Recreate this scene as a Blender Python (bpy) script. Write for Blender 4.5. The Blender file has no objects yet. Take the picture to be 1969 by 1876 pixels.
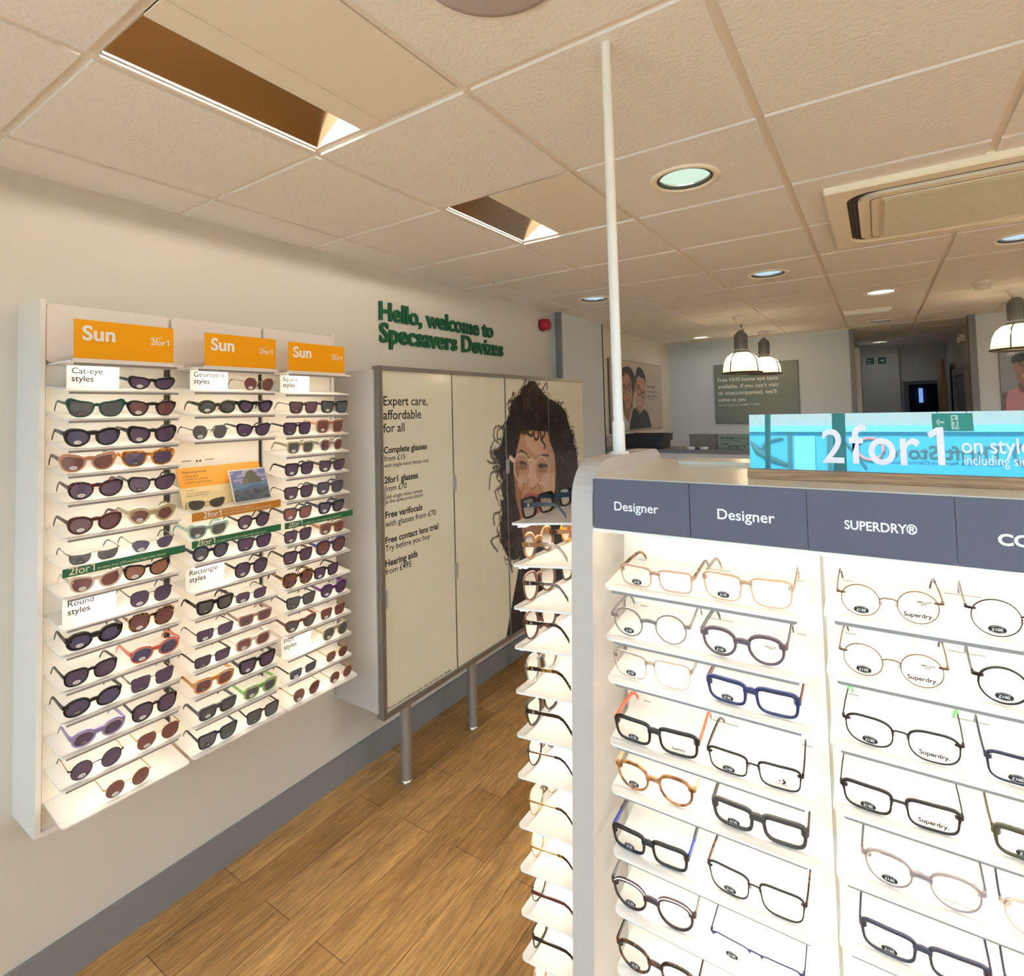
import bpy, math, random, json
from mathutils import Vector, Matrix
random.seed(7)
PI = math.pi
sc = bpy.context.scene
COL = sc.collection

# ------------------------------------------------------------------ camera, world, light, exposure
cam_d = bpy.data.cameras.new('camera')
cam = bpy.data.objects.new('camera', cam_d)
COL.objects.link(cam)
_yaw, _pit, _rol = -0.5851, 0.042, -0.0254
_fw = Vector((math.sin(_yaw)*math.cos(_pit), math.cos(_yaw)*math.cos(_pit), math.sin(_pit)))
_rt = Vector((math.cos(_yaw), -math.sin(_yaw), 0))
_up = _rt.cross(_fw)
_r = _rt*math.cos(_rol) + _up*math.sin(_rol)
_u = -_rt*math.sin(_rol) + _up*math.cos(_rol)
M = Matrix((_r, _u, -_fw)).transposed().to_4x4()
M.translation = Vector((2.3096, 0.0, 1.8218))
cam.matrix_world = M
cam_d.sensor_fit = 'HORIZONTAL'; cam_d.sensor_width = 36.0
cam_d.lens = 1061.7562/1969*36.0
cam_d.shift_x = 0.0; cam_d.shift_y = -(938.0-744.5)/1969
cam_d.clip_start = 0.02
sc.camera = cam

W = bpy.data.worlds.new('world'); sc.world = W; W.use_nodes = True
bg = W.node_tree.nodes['Background']
bg.inputs[0].default_value = (0.95, 0.97, 1.0, 1); bg.inputs[1].default_value = 4.5

sun_d = bpy.data.lights.new('sun', 'SUN'); sun_d.energy = 25.0; sun_d.angle = 0.01
sun = bpy.data.objects.new('sun', sun_d); COL.objects.link(sun)
sun.rotation_euler = (math.radians(-48), 0, math.radians(18))

vs = sc.view_settings
sc.display_settings.display_device = 'sRGB'
vs.view_transform = 'Standard'; vs.look = 'None'; vs.gamma = 1.0; vs.use_curve_mapping = False
vs.exposure = 1.25
sc.cycles.max_bounces = 10; sc.cycles.diffuse_bounces = 5; sc.cycles.glossy_bounces = 4
sc.cycles.transparent_max_bounces = 24; sc.cycles.caustics_reflective = False; sc.cycles.caustics_refractive = False
sc.cycles.sample_clamp_indirect = 6.0
STRIP = 5.9      # shelf light strips
TUBE = 60.0      # fluorescent tubes
FILL_PANEL = 17.0     # glowing fill panels added to the ceiling out of view
CAN = 7.0        # round downlights

# ------------------------------------------------------------------ materials
def S(r, g, b):
    f = lambda c: (c/255/12.92 if c/255 <= 0.04045 else ((c/255+0.055)/1.055)**2.4)
    return (f(r), f(g), f(b))
MAT = {}
def P(name, col, rough=0.5, metal=0.0, spec=0.5, coat=0.0, em=None, es=0.0, bump=None):
    if name in MAT: return MAT[name]
    m = bpy.data.materials.new(name); m.use_nodes = True; nt = m.node_tree
    b = nt.nodes['Principled BSDF']
    b.inputs['Base Color'].default_value = (*col, 1); b.inputs['Roughness'].default_value = rough
    b.inputs['Metallic'].default_value = metal; b.inputs['Specular IOR Level'].default_value = spec
    b.inputs['Coat Weight'].default_value = coat
    if em: b.inputs['Emission Color'].default_value = (*em, 1); b.inputs['Emission Strength'].default_value = es
    if bump:
        sca, stre = bump
        tc = nt.nodes.new('ShaderNodeTexCoord'); n = nt.nodes.new('ShaderNodeTexNoise')
        n.inputs['Scale'].default_value = sca; n.inputs['Detail'].default_value = 4
        bp = nt.nodes.new('ShaderNodeBump'); bp.inputs['Strength'].default_value = stre; bp.inputs['Distance'].default_value = 0.004
        nt.links.new(tc.outputs['Object'], n.inputs['Vector']); nt.links.new(n.outputs['Fac'], bp.inputs['Height'])
        nt.links.new(bp.outputs['Normal'], b.inputs['Normal'])
    MAT[name] = m
    return m
def EM(name, col, st):
    if name in MAT: return MAT[name]
    m = bpy.data.materials.new(name); m.use_nodes = True; nt = m.node_tree; nt.nodes.clear()
    e = nt.nodes.new('ShaderNodeEmission'); e.inputs[0].default_value = (*col, 1); e.inputs[1].default_value = st
    o = nt.nodes.new('ShaderNodeOutputMaterial'); nt.links.new(e.outputs[0], o.inputs[0])
    MAT[name] = m; return m
def GLASSY(name, tint, opaque_col, fac, rough=0.04, gloss=0.06):
    """thin see-through plastic or glass: part clear tint, part glossy coloured body"""
    if name in MAT: return MAT[name]
    m = bpy.data.materials.new(name); m.use_nodes = True; nt = m.node_tree
    b = nt.nodes['Principled BSDF']; o = nt.nodes['Material Output']
    b.inputs['Base Color'].default_value = (*opaque_col, 1); b.inputs['Roughness'].default_value = rough
    t = nt.nodes.new('ShaderNodeBsdfTransparent'); t.inputs[0].default_value = (*tint, 1)
    mx = nt.nodes.new('ShaderNodeMixShader'); mx.inputs[0].default_value = fac
    nt.links.new(t.outputs[0], mx.inputs[1]); nt.links.new(b.outputs[0], mx.inputs[2])
    if gloss:
        g = nt.nodes.new('ShaderNodeBsdfGlossy'); g.inputs['Roughness'].default_value = 0.03
        lw = nt.nodes.new('ShaderNodeFresnel'); lw.inputs[0].default_value = 1.35
        mx2 = nt.nodes.new('ShaderNodeMixShader')
        nt.links.new(lw.outputs[0], mx2.inputs[0]); nt.links.new(mx.outputs[0], mx2.inputs[1]); nt.links.new(g.outputs[0], mx2.inputs[2])
        nt.links.new(mx2.outputs[0], o.inputs[0])
    else:
        nt.links.new(mx.outputs[0], o.inputs[0])
    MAT[name] = m; return m
def TORT(name, c1, c2, scale=70, lo=.42, hi=.58, mix_clear=0.0):
    if name in MAT: return MAT[name]
    m = bpy.data.materials.new(name); m.use_nodes = True; nt = m.node_tree
    b = nt.nodes['Principled BSDF']; b.inputs['Roughness'].default_value = 0.15
    tc = nt.nodes.new('ShaderNodeTexCoord'); n = nt.nodes.new('ShaderNodeTexNoise')
    n.inputs['Scale'].default_value = scale; n.inputs['Detail'].default_value = 1.5
    r = nt.nodes.new('ShaderNodeValToRGB')
    r.color_ramp.elements[0].position = lo; r.color_ramp.elements[0].color = (*c1, 1)
    r.color_ramp.elements[1].position = hi; r.color_ramp.elements[1].color = (*c2, 1)
    nt.links.new(tc.outputs['Object'], n.inputs['Vector']); nt.links.new(n.outputs['Fac'], r.inputs['Fac'])
    nt.links.new(r.outputs['Color'], b.inputs['Base Color'])
    MAT[name] = m; return m

white_paint = P('white_paint', S(232, 226, 214), 0.75)
wall_m = P('wall_emulsion', S(222, 218, 208), 0.85, bump=(180, 0.03))
wall_cool = P('back_wall_emulsion', S(212, 220, 228), 0.85)
grey_trim = P('grey_trim', S(128, 131, 136), 0.5)
skirt_m = P('skirting_grey', S(140, 142, 144), 0.55)
shelf_m = P('shelf_white', S(244, 240, 234), 0.35)
channel_m = P('shelf_channel_grey', S(150, 145, 144), 0.5)
case_m = P('display_white', S(238, 234, 226), 0.45)
panel_m = P('display_back_panel', S(246, 240, 228), 0.6)
dark_slot = P('dark_slot', S(84, 78, 70), 0.6)
LED = EM('shelf_led', (1.0, 0.90, 0.74), STRIP)
band_m = P('satin_grey_plastic', S(192, 184, 177), 0.4)
top_m = P('cream_laminate', S(226, 219, 200), 0.22)
fascia_m = P('fascia_slate', S(88, 87, 104), 0.55)
ink_white = P('ink_white', S(246, 246, 246), 0.5)
ink_black = P('ink_black', S(22, 22, 26), 0.5)
ink_grey = P('ink_grey', S(70, 66, 70), 0.5)
ink_cream = P('ink_cream', S(236, 226, 200), 0.5)
green_m = P('dark_green', S(20, 96, 62), 0.45)
strip_green = P('strip_green', S(32, 112, 74), 0.4)
amber_sign = P('amber_sign', S(248, 170, 6), 0.55, spec=.25)
orange_strip = P('orange_strip', S(206, 138, 44), 0.45)
card_white = P('card_white', S(250, 248, 244), 0.5)
steel_m = P('brushed_steel', S(168, 164, 160), 0.38, 0.6)
cab_grey = P('cabinet_grey', S(216, 211, 206), 0.42, 0.15)
door_m = P('door_laminate', S(232, 230, 208), 0.16, coat=0.3)
alu_m = P('aluminium_edge', S(150, 148, 144), 0.35, 0.7)
clip_m = P('clip_grey', S(176, 176, 176), 0.4)
tile_m = P('ceiling_tile', S(240, 238, 234), 0.9, bump=(75, 0.6))
tile_flat = P('ceiling_panel_smooth', S(238, 230, 214), 0.8)
grid_m = P('ceiling_grid', S(236, 228, 216), 0.6)
black_m = P('black_plastic', S(26, 26, 30), 0.4)
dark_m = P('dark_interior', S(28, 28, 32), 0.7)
cream_pl = P('cream_plastic', S(250, 242, 220), 0.4)
white_pl = P('white_plastic', S(238, 234, 226), 0.35)
chrome = P('chrome', S(215, 213, 208), 0.12, 1.0)
reflector_m = P('reflector_metal', S(186, 164, 136), 0.2, 1.0)
tube_em = EM('fluorescent_tube', (1.0, 0.88, 0.76), TUBE)
fill_panel_em = EM('fill_panel_glow', (1.0, 0.96, 0.92), FILL_PANEL)  # glow of the added, unseen fill panels
can_em = EM('downlight_lens', (0.88, 0.96, 1.0), CAN)
can_green = EM('downlight_lens_greenish', (0.66, 0.84, 0.68), .45)
can_blue = EM('downlight_lens_bluish', (0.52, 0.74, 0.98), .45)
warm_em = EM('pendant_bulb', (1.0, 0.86, 0.66), 13.0)
lamp_grey = P('lamp_grey', S(120, 120, 120), 0.45, 0.3)
oak_m = None

# ------------------------------------------------------------------ mesh helpers
class MB:
    def __init__(s): s.v = []; s.f = []; s.mi = []; s.cur = 0; s.sm = []
    def add(s, vs_, fs_, smooth=False):
        o = len(s.v); s.v += [tuple(p) for p in vs_]
        for f in fs_: s.f.append([o+i for i in f]); s.mi.append(s.cur); s.sm.append(smooth)
    def box(s, x0, x1, y0, y1, z0, z1, T=None):
        vs_ = [(x, y, z) for x in (x0, x1) for y in (y0, y1) for z in (z0, z1)]
        if T: vs_ = [T(*p) for p in vs_]
        s.add(vs_, [(0, 1, 3, 2), (4, 6, 7, 5), (0, 4, 5, 1), (2, 3, 7, 6), (0, 2, 6, 4), (1, 5, 7, 3)])
        return s
    def prism(s, pts, fn, a, b):
        """pts: 2D outline; fn(u, v, w) -> 3D; extruded from w=a to w=b"""
        n = len(pts)
        s.add([fn(u, v, a) for u, v in pts] + [fn(u, v, b) for u, v in pts],
              [list(range(n-1, -1, -1)), list(range(n, 2*n))] + [(i, (i+1) % n, n+(i+1) % n, n+i) for i in range(n)])
        return s
    def ring(s, outer, inner, fn, a, b):
        n = len(outer)
        V = [fn(u, v, a) for u, v in outer] + [fn(u, v, a) for u, v in inner] + [fn(u, v, b) for u, v in outer] + [fn(u, v, b) for u, v in inner]
        F = []
        for i in range(n):
            j = (i+1) % n
            F += [(i, n+i, n+j, j), (2*n+i, 2*n+j, 3*n+j, 3*n+i), (i, j, 2*n+j, 2*n+i), (n+i, 3*n+i, 3*n+j, n+j)]
        s.add(V, F); return s
    def tube(s, path, r, n=8, cap=True):
        path = [Vector(p) for p in path]; V = []; m = len(path)
        rr = r if isinstance(r, (list, tuple)) else [r]*m
        up = Vector((0, 0, 1))
        for i, p in enumerate(path):
            d = (path[min(i+1, m-1)] - path[max(i-1, 0)]).normalized()
            a = d.cross(up if abs(d.z) < .95 else Vector((1, 0, 0))).normalized(); b = d.cross(a)
            for k in range(n):
                t = 2*PI*k/n; V.append(p + (a*math.cos(t) + b*math.sin(t))*rr[i])
        F = [(i*n+k, i*n+(k+1) % n, (i+1)*n+(k+1) % n, (i+1)*n+k) for i in range(m-1) for k in range(n)]
        s.add(V, F, True)
        if cap: s.add(V[:n], [list(range(n))]); s.add(V[-n:], [list(range(n-1, -1, -1))])
        return s
    def lathe(s, prof, c, n=32, axis='z', cap=True):
        V = []
        for r, h in prof:
            for k in range(n):
                t = 2*PI*k/n; a, b = r*math.cos(t), r*math.sin(t)
                V.append((c[0]+a, c[1]+b, c[2]+h) if axis == 'z' else ((c[0]+h, c[1]+a, c[2]+b) if axis == 'x' else (c[0]+a, c[1]+h, c[2]+b)))
        m = len(prof)
        s.add(V, [(i*n+k, i*n+(k+1) % n, (i+1)*n+(k+1) % n, (i+1)*n+k) for i in range(m-1) for k in range(n)], True)
        for i in (0, m-1):
            if cap and prof[i][0] > 1e-6: s.add(V[i*n:(i+1)*n], [list(range(n))])
        return s
    def mesh(s, name, mats):
        me = bpy.data.meshes.new(name); me.from_pydata(s.v, [], s.f)
        for m in (mats if isinstance(mats, (list, tuple)) else [mats]): me.materials.append(m)
        me.polygons.foreach_set('material_index', s.mi); me.polygons.foreach_set('use_smooth', s.sm)
        me.update()
        return me
    def obj(s, name, mats, parent=None, loc=None):
        return link(name, s.mesh(name, mats), parent, loc)
def link(name, me, parent=None, loc=None):
    o = bpy.data.objects.new(name, me); COL.objects.link(o)
    if parent: adopt(o, parent)
    if loc: o.location = loc
    return o
WORLD = {}
def adopt(o, parent):
    o.parent = parent
    if parent.name in WORLD: o.matrix_parent_inverse = Matrix.Translation(-WORLD[parent.name])
def tag(o, label, cat, group=None):
    o['label'] = label; o['category'] = cat
    if group: o['group'] = group
    return o
def thing(name, label, cat, loc=(0, 0, 0), rz=0, group=None):
    o = bpy.data.objects.new(name, None); COL.objects.link(o); o.empty_display_size = .05
    o.location = loc; o.rotation_euler = (0, 0, rz)
    return tag(o, label, cat, group)
def wthing(name, label, cat, loc, group=None):
    """a thing whose parts are given in room coordinates"""
    o = thing(name, label, cat, loc, 0, group); WORLD[o.name] = Vector(loc)
    return o
def struct(o): o['kind'] = 'structure'; return o
def rrect(x0, x1, y0, y1, r, n=5, corners=(1, 1, 1, 1)):
    """rounded rectangle outline, corners order: x0y0, x1y0, x1y1, x0y1"""
    out = []
    for (cx, cy, a0, on, px, py) in ((x0+r, y0+r, PI, corners[0], x0, y0), (x1-r, y0+r, 1.5*PI, corners[1], x1, y0), (x1-r, y1-r, 0, corners[2], x1, y1), (x0+r, y1-r, .5*PI, corners[3], x0, y1)):
        if on: out += [(cx+r*math.cos(a0+.5*PI*k/n), cy+r*math.sin(a0+.5*PI*k/n)) for k in range(n+1)]
        else: out.append((px, py))
    return out
XY = lambda u, v, w: (u, v, w)
YZ = lambda u, v, w: (w, u, v)
XZ = lambda u, v, w: (u, w, v)

# text ------------------------------------------------------------
TXT = {}
def text_mesh(body, bold=0.0, extr=0.0, mat=None):
    k = (body, bold, extr, mat.name)
    if k in TXT: return TXT[k]
    one = body in ('2for1', '1')
    cu = bpy.data.curves.new('lettering', 'FONT'); cu.body = '2for' if one else body; cu.size = 1.0; cu.offset = bold; cu.extrude = extr; cu.resolution_u = 4
    o = bpy.data.objects.new('lettering_source', cu); COL.objects.link(o)
    dg = bpy.context.evaluated_depsgraph_get(); dg.update()
    me = bpy.data.meshes.new_from_object(o.evaluated_get(dg))
    bpy.data.objects.remove(o); bpy.data.curves.remove(cu)
    me.materials.clear(); me.materials.append(mat)
    if one:                                     # a figure one with a flag and no serif
        vv = [tuple(v.co) for v in me.vertices]; ff = [list(p.vertices) for p in me.polygons]
        h = .66
        if body == '1': vv, ff, x = [], [], 0
        else: x = max(v[0] for v in vv) + .07
        o_ = len(vv); q = bold
        vv += [(x+px_, py_, 0) for px_, py_ in ((.19-q, 0), (.30+q, 0), (.30+q, h), (.20-q, h), (0, h*.85), (.045, h*.73-q), (.19-q, h*.82-q))]
        ff += [[o_, o_+1, o_+2, o_+6], [o_+6, o_+2, o_+3], [o_+3, o_+4, o_+5, o_+6]]
        me = bpy.data.meshes.new('lettering'); me.from_pydata(vv, [], ff); me.materials.append(mat)
    xs = [v.co.x for v in me.vertices]; ys = [v.co.y for v in me.vertices]
    TXT[k] = (me, min(xs), max(xs), min(ys), max(ys))
    return TXT[k]
FACE = {'+x': Matrix(((0, 0, 1), (1, 0, 0), (0, 1, 0))), '-y': Matrix(((1, 0, 0), (0, 0, -1), (0, 1, 0))), '+y': Matrix(((-1, 0, 0), (0, 0, 1), (0, 1, 0))), '-x': Matrix(((0, 0, -1), (-1, 0, 0), (0, 1, 0)))}
def text(body, pos, face, width=None, size=None, height=None, mat=None, parent=None, bold=0.0, extr=0.0, name='lettering', xs=1.0, tilt=0.0, align='l'):
    """lettering standing on a baseline start pos, facing face; width fits the run"""
    me, x0, x1, y0, y1 = text_mesh(body, bold, extr, mat or ink_black)
    if size is None: size = width/(x1-x0)/1.0; sx = size; size = width/(x1-x0)/xs
    else: sx = size*xs
    if height: size = height/(y1-y0)
    R3 = FACE[face].to_4x4()
    ox = x0 if align == 'l' else ((x0+x1)/2 if align == 'c' else x1)
    L = Matrix.Translation(Vector(pos)) @ R3 @ Matrix.Rotation(tilt, 4, 'X') @ Matrix.Diagonal((sx, size, size if extr else 1, 1)) @ Matrix.Translation((-ox, 0, 0))
    o = bpy.data.objects.new(name, me); COL.objects.link(o)
    if parent: adopt(o, parent)
    o.matrix_basis = L
    return o
# ------------------------------------------------------------------ measured data
SZ = {1: [1.9155, 1.829, 1.741, 1.6665, 1.5835, 1.482, 1.394, 1.3095, 1.2225, 1.1445, 1.0445, 0.9565, 0.862, 0.771, 0.672], 2: [1.9185, 1.8325, 1.7435, 1.4945, 1.3985, 1.3185, 1.224, 1.132, 1.043, 0.9555, 0.8685, 0.7715, 0.6755], 3: [1.9135, 1.826, 1.7395, 1.662, 1.574, 1.4795, 1.3965, 1.307, 1.2235, 1.13, 1.043, 0.9535, 0.862, 0.769, 0.6735]}
HZ = {1: 2.002, 2: 2.0005, 3: 1.998}
GA = [1.491, 1.399, 1.323, 1.21, 1.125, 1.013, 0.912, 0.806]
GB = [1.502, 1.415, 1.315, 1.221, 1.124, 1.026]
GE = [1.585, 1.499, 1.411, 1.33, 1.24, 1.152, 1.07, 0.971, 0.885, 0.798, 0.71]
# column, shelf, y0, y1, shape, frame, lens, rim, temple, look
WG = [
 (1, 1, 0.788, 0.929, 'narrow', 'black', 'purple', 0.0045, '-', 'black narrow wraparound cat-eye sunglasses'),
 (1, 2, 0.629, 0.778, 'flatcat', 'green', 'grey', 0.004, '-', 'green flat-topped cat-eye sunglasses with grey lenses'),
 (1, 2, 0.782, 0.934, 'geocat', 'black', 'brown', 0.0045, '-', 'black angular cat-eye sunglasses with brown lenses'),
 (1, 3, 0.622, 0.767, 'ovalcat', 'black', 'blue', 0.006, 'black', 'chunky black oval sunglasses with lettered temple'),
 (1, 3, 0.785, 0.934, 'cat', 'black', 'purple', 0.0055, '-', 'thick black cat-eye sunglasses with purple lenses'),
 (1, 4, 0.613, 0.756, 'cat', 'peach', 'brown', 0.006, 'brownd', 'peach translucent cat-eye sunglasses with brown temple'),
 (1, 4, 0.772, 0.926, 'squarecat', 'amber', 'purple', 0.005, '-', 'amber tortoiseshell squared cat-eye sunglasses'),
 (1, 5, 0.633, 0.776, 'ovalcat', 'tortred', 'purple', 0.005, '-', 'black and red speckled cat-eye sunglasses'),
 (1, 5, 0.789, 0.93, 'cat', 'black', 'purple', 0.0035, '-', 'slim black upswept cat-eye sunglasses'),
 (1, 6, 0.631, 0.774, 'ovalcat', 'burgundy', 'purpleb', 0.005, '-', 'burgundy rounded cat-eye sunglasses with purple lenses'),
 (1, 6, 0.789, 0.931, 'heart', 'champ', 'brown', 0.008, '-', 'clear champagne wide-rimmed sunglasses with brown lenses'),
 (1, 7, 0.634, 0.767, 'halfcat', 'silver', 'grey', 0.0011, '-', 'silver wire half-moon sunglasses with grey lenses'),
 (1, 7, 0.797, 0.928, 'geocat', 'silver', 'blue', 0.0011, '-', 'silver wire cat-eye sunglasses with blue lenses'),
 (1, 8, 0.639, 0.774, 'cat', 'cream', 'brown', 0.0055, '-', 'pale pink cat-eye sunglasses with brown lenses'),
 (1, 8, 0.778, 0.913, 'cat', 'black', 'copper', 0.004, '-', 'black cat-eye sunglasses with copper lenses'),
 (1, 9, 0.793, 0.922, 'squareround', 'gunmetal', 'purple', 0.0012, '-', 'dark wire squared sunglasses beside the Round card'),
 (1, 10, 0.631, 0.777, 'oval', 'black', 'blue', 0.0075, '-', 'chunky black oval sunglasses'),
 (1, 10, 0.791, 0.927, 'squareround', 'tort', 'brown', 0.004, '-', 'tortoiseshell oversized sunglasses with brown lenses'),
 (1, 11, 0.626, 0.763, 'roundrect', 'black', 'purple', 0.004, '-', 'black rounded rectangular sunglasses'),
 (1, 11, 0.795, 0.945, 'oval', 'coral', 'blue', 0.006, '-', 'coral pink translucent oval sunglasses'),
 (1, 12, 0.625, 0.776, 'oval', 'black', 'blue', 0.005, '-', 'black long oval sunglasses with blue lenses'),
 (1, 12, 0.796, 0.928, 'square', 'greytort', 'purple', 0.0018, '-', 'grey tortoiseshell browline sunglasses'),
 (1, 13, 0.644, 0.785, 'oval', 'lilac', 'purple', 0.007, '-', 'lilac translucent oval sunglasses'),
 (1, 13, 0.8, 0.937, 'squareround', 'black', 'purple', 0.004, '-', 'black oversized rounded sunglasses'),
 (1, 14, 0.64, 0.781, 'round', 'black', 'purple', 0.0018, 'gold', 'thin black round sunglasses with gold temples'),
 (1, 14, 0.814, 0.946, 'aviator', 'gold', 'brown', 0.0011, '-', 'gold wire teardrop sunglasses with brown lenses'),
 (1, 15, 0.727, 0.859, 'round', 'gold', 'brown', 0.0011, '-', 'gold wire round sunglasses alone on bottom tray'),
 (2, 1, 1.169, 1.303, 'hex', 'gold', 'brown', 0.0012, '-', 'gold wire hexagonal sunglasses with brown lenses'),
 (2, 2, 1.006, 1.142, 'oval', 'olive', 'grey', 0.006, '-', 'olive green oval sunglasses with grey lenses'),
 (2, 2, 1.15, 1.292, 'geocat', 'black', 'purple', 0.006, '-', 'chunky black hexagonal cat-eye sunglasses'),
 (2, 3, 0.982, 1.114, 'hex', 'gunmetal', 'grey', 0.0011, '-', 'thin wire hexagonal sunglasses with grey lenses'),
 (2, 3, 1.144, 1.28, 'cat', 'black', 'purple', 0.0035, '-', 'black cat-eye sunglasses with purple lenses'),
 (2, 5, 0.97, 1.111, 'squarecat', 'mint', 'grey', 0.006, '-', 'pale mint translucent squared sunglasses'),
 (2, 5, 1.145, 1.277, 'panto', 'black', 'purple', 0.0035, '-', 'black keyhole round sunglasses above green strip'),
 (2, 6, 0.983, 1.115, 'panto', 'navy', 'greyblue', 0.005, '-', 'navy keyhole sunglasses with grey-blue lenses'),
 (2, 6, 1.147, 1.281, 'way', 'navy', 'purple', 0.0035, '-', 'dark navy square sunglasses with purple lenses'),
 (2, 7, 1.133, 1.268, 'squareround', 'black', 'purple', 0.0035, '-', 'black rounded sunglasses beside the Rectangle card'),
 (2, 8, 0.998, 1.13, 'way', 'black', 'grey', 0.006, '-', 'black broad-browed sunglasses with grey lenses'),
 (2, 8, 1.138, 1.263, 'rectround', 'gunmetal', 'purple', 0.0012, '-', 'dark wire rectangular sunglasses with purple lenses'),
 (2, 9, 0.997, 1.133, 'rect', 'gunmetal', 'purple', 0.0014, '-', 'dark wire flat rectangular sunglasses'),
 (2, 9, 1.147, 1.283, 'rect', 'clearpink', 'purpleb', 0.005, '-', 'clear pink rectangular sunglasses'),
 (2, 10, 0.989, 1.122, 'rect', 'gunmetal', 'purple', 0.0016, 'black', 'dark wraparound rectangular sunglasses with black temples'),
 (2, 10, 1.137, 1.277, 'rectround', 'cream', 'brown', 0.006, '-', 'pale blush rectangular sunglasses with brown lenses'),
 (2, 11, 0.988, 1.132, 'rectround', 'orange', 'brown', 0.007, '-', 'orange translucent rectangular sunglasses'),
 (2, 11, 1.149, 1.295, 'way', 'black', 'purple', 0.0055, '-', 'chunky black square sunglasses with purple lenses'),
 (2, 12, 1.005, 1.141, 'rect', 'slate', 'grey', 0.007, '-', 'slate grey chunky rectangular sunglasses'),
 (2, 12, 1.165, 1.303, 'rectround', 'lime', 'grey', 0.007, '-', 'lime green translucent rectangular sunglasses'),
 (2, 13, 1.003, 1.142, 'way', 'navy', 'grey', 0.004, '-', 'dark navy square sunglasses with grey lenses'),
 (2, 13, 1.178, 1.309, 'square', 'black', 'grey', 0.003, '-', 'black square sunglasses with grey lenses on tray'),
 (3, 2, 1.366, 1.501, 'way', 'brownd', 'purpleb', 0.003, 'gunmetal', 'dark brown slim square sunglasses'),
 (3, 2, 1.517, 1.661, 'way', 'black', 'grey', 0.004, '-', 'black flat-topped square sunglasses with grey lenses'),
 (3, 3, 1.336, 1.468, 'square', 'black', 'purple', 0.0035, '-', 'black square sunglasses with purple lenses'),
 (3, 3, 1.49, 1.64, 'square', 'peach', 'brown', 0.006, '-', 'peach translucent square sunglasses'),
 (3, 4, 1.352, 1.483, 'square', 'champ', 'grey', 0.006, '-', 'champagne clear square sunglasses with grey lenses'),
 (3, 4, 1.504, 1.637, 'hex', 'clear', 'brown', 0.006, '-', 'crystal clear hexagonal sunglasses with brown lenses'),
 (3, 5, 1.344, 1.477, 'square', 'black', 'purple', 0.004, '-', 'black square sunglasses beside the olive pair'),
 (3, 5, 1.506, 1.639, 'way', 'olive', 'purple', 0.005, '-', 'olive tortoiseshell square sunglasses'),
 (3, 6, 1.34, 1.474, 'square', 'brownd', 'purple', 0.003, 'gunmetal', 'dark brown slim sunglasses with wire temples'),
 (3, 6, 1.494, 1.63, 'square', 'slate', 'greyblue', 0.005, '-', 'smoky grey square sunglasses'),
 (3, 7, 1.336, 1.466, 'square', 'slate', 'pink', 0.0045, '-', 'dark grey square sunglasses with pink lenses'),
 (3, 7, 1.499, 1.633, 'way', 'navy', 'greyblue', 0.006, '-', 'navy flat-topped sunglasses above green strip'),
 (3, 8, 1.336, 1.467, 'square', 'black', 'purple', 0.0025, 'silver', 'thin black square sunglasses with silver temples'),
 (3, 8, 1.503, 1.635, 'square', 'caramel', 'brown', 0.006, '-', 'caramel translucent square sunglasses'),
 (3, 9, 1.333, 1.468, 'square', 'tortd', 'purple', 0.004, '-', 'dark tortoiseshell square sunglasses'),
 (3, 9, 1.486, 1.636, 'squareround', 'indigo', 'brown', 0.006, '-', 'indigo blue rounded sunglasses with brown lenses'),
 (3, 10, 1.329, 1.47, 'squareround', 'tort', 'brown', 0.006, '-', 'tortoiseshell oversized round sunglasses'),
 (3, 10, 1.473, 1.601, 'square', 'black', 'purple', 0.004, '-', 'black square sunglasses behind the tortoiseshell pair'),
 (3, 11, 1.345, 1.48, 'way', 'navy', 'grey', 0.003, '-', 'dark navy browline sunglasses with grey lenses'),
 (3, 11, 1.504, 1.642, 'panto', 'violet', 'purple', 0.0055, '-', 'deep violet keyhole sunglasses'),
 (3, 12, 1.338, 1.483, 'geocat', 'brownr', 'grey', 0.005, '-', 'reddish brown angular sunglasses'),
 (3, 12, 1.503, 1.634, 'square', 'gold', 'brown', 0.0011, '-', 'thin gold wire square sunglasses'),
 (3, 13, 1.512, 1.651, 'aviator', 'champ', 'grey', 0.005, '-', 'pale yellow clear double-bridge pilot sunglasses'),
 (3, 14, 1.354, 1.487, 'rect', 'silver', 'greyblue', 0.0018, 'black', 'silver browline rectangular pilot sunglasses'),
 (3, 14, 1.53, 1.643, 'aviator', 'gold', 'brown', 0.0011, '-', 'gold wire pilot sunglasses with brown lenses'),
 (3, 15, 1.365, 1.504, 'hex', 'gold', 'brown', 0.0011, '-', 'gold wire hexagonal pilot sunglasses'),
 (3, 15, 1.544, 1.67, 'round', 'gold', 'brown', 0.0011, '-', 'gold wire round sunglasses at tray end'),
]
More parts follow.
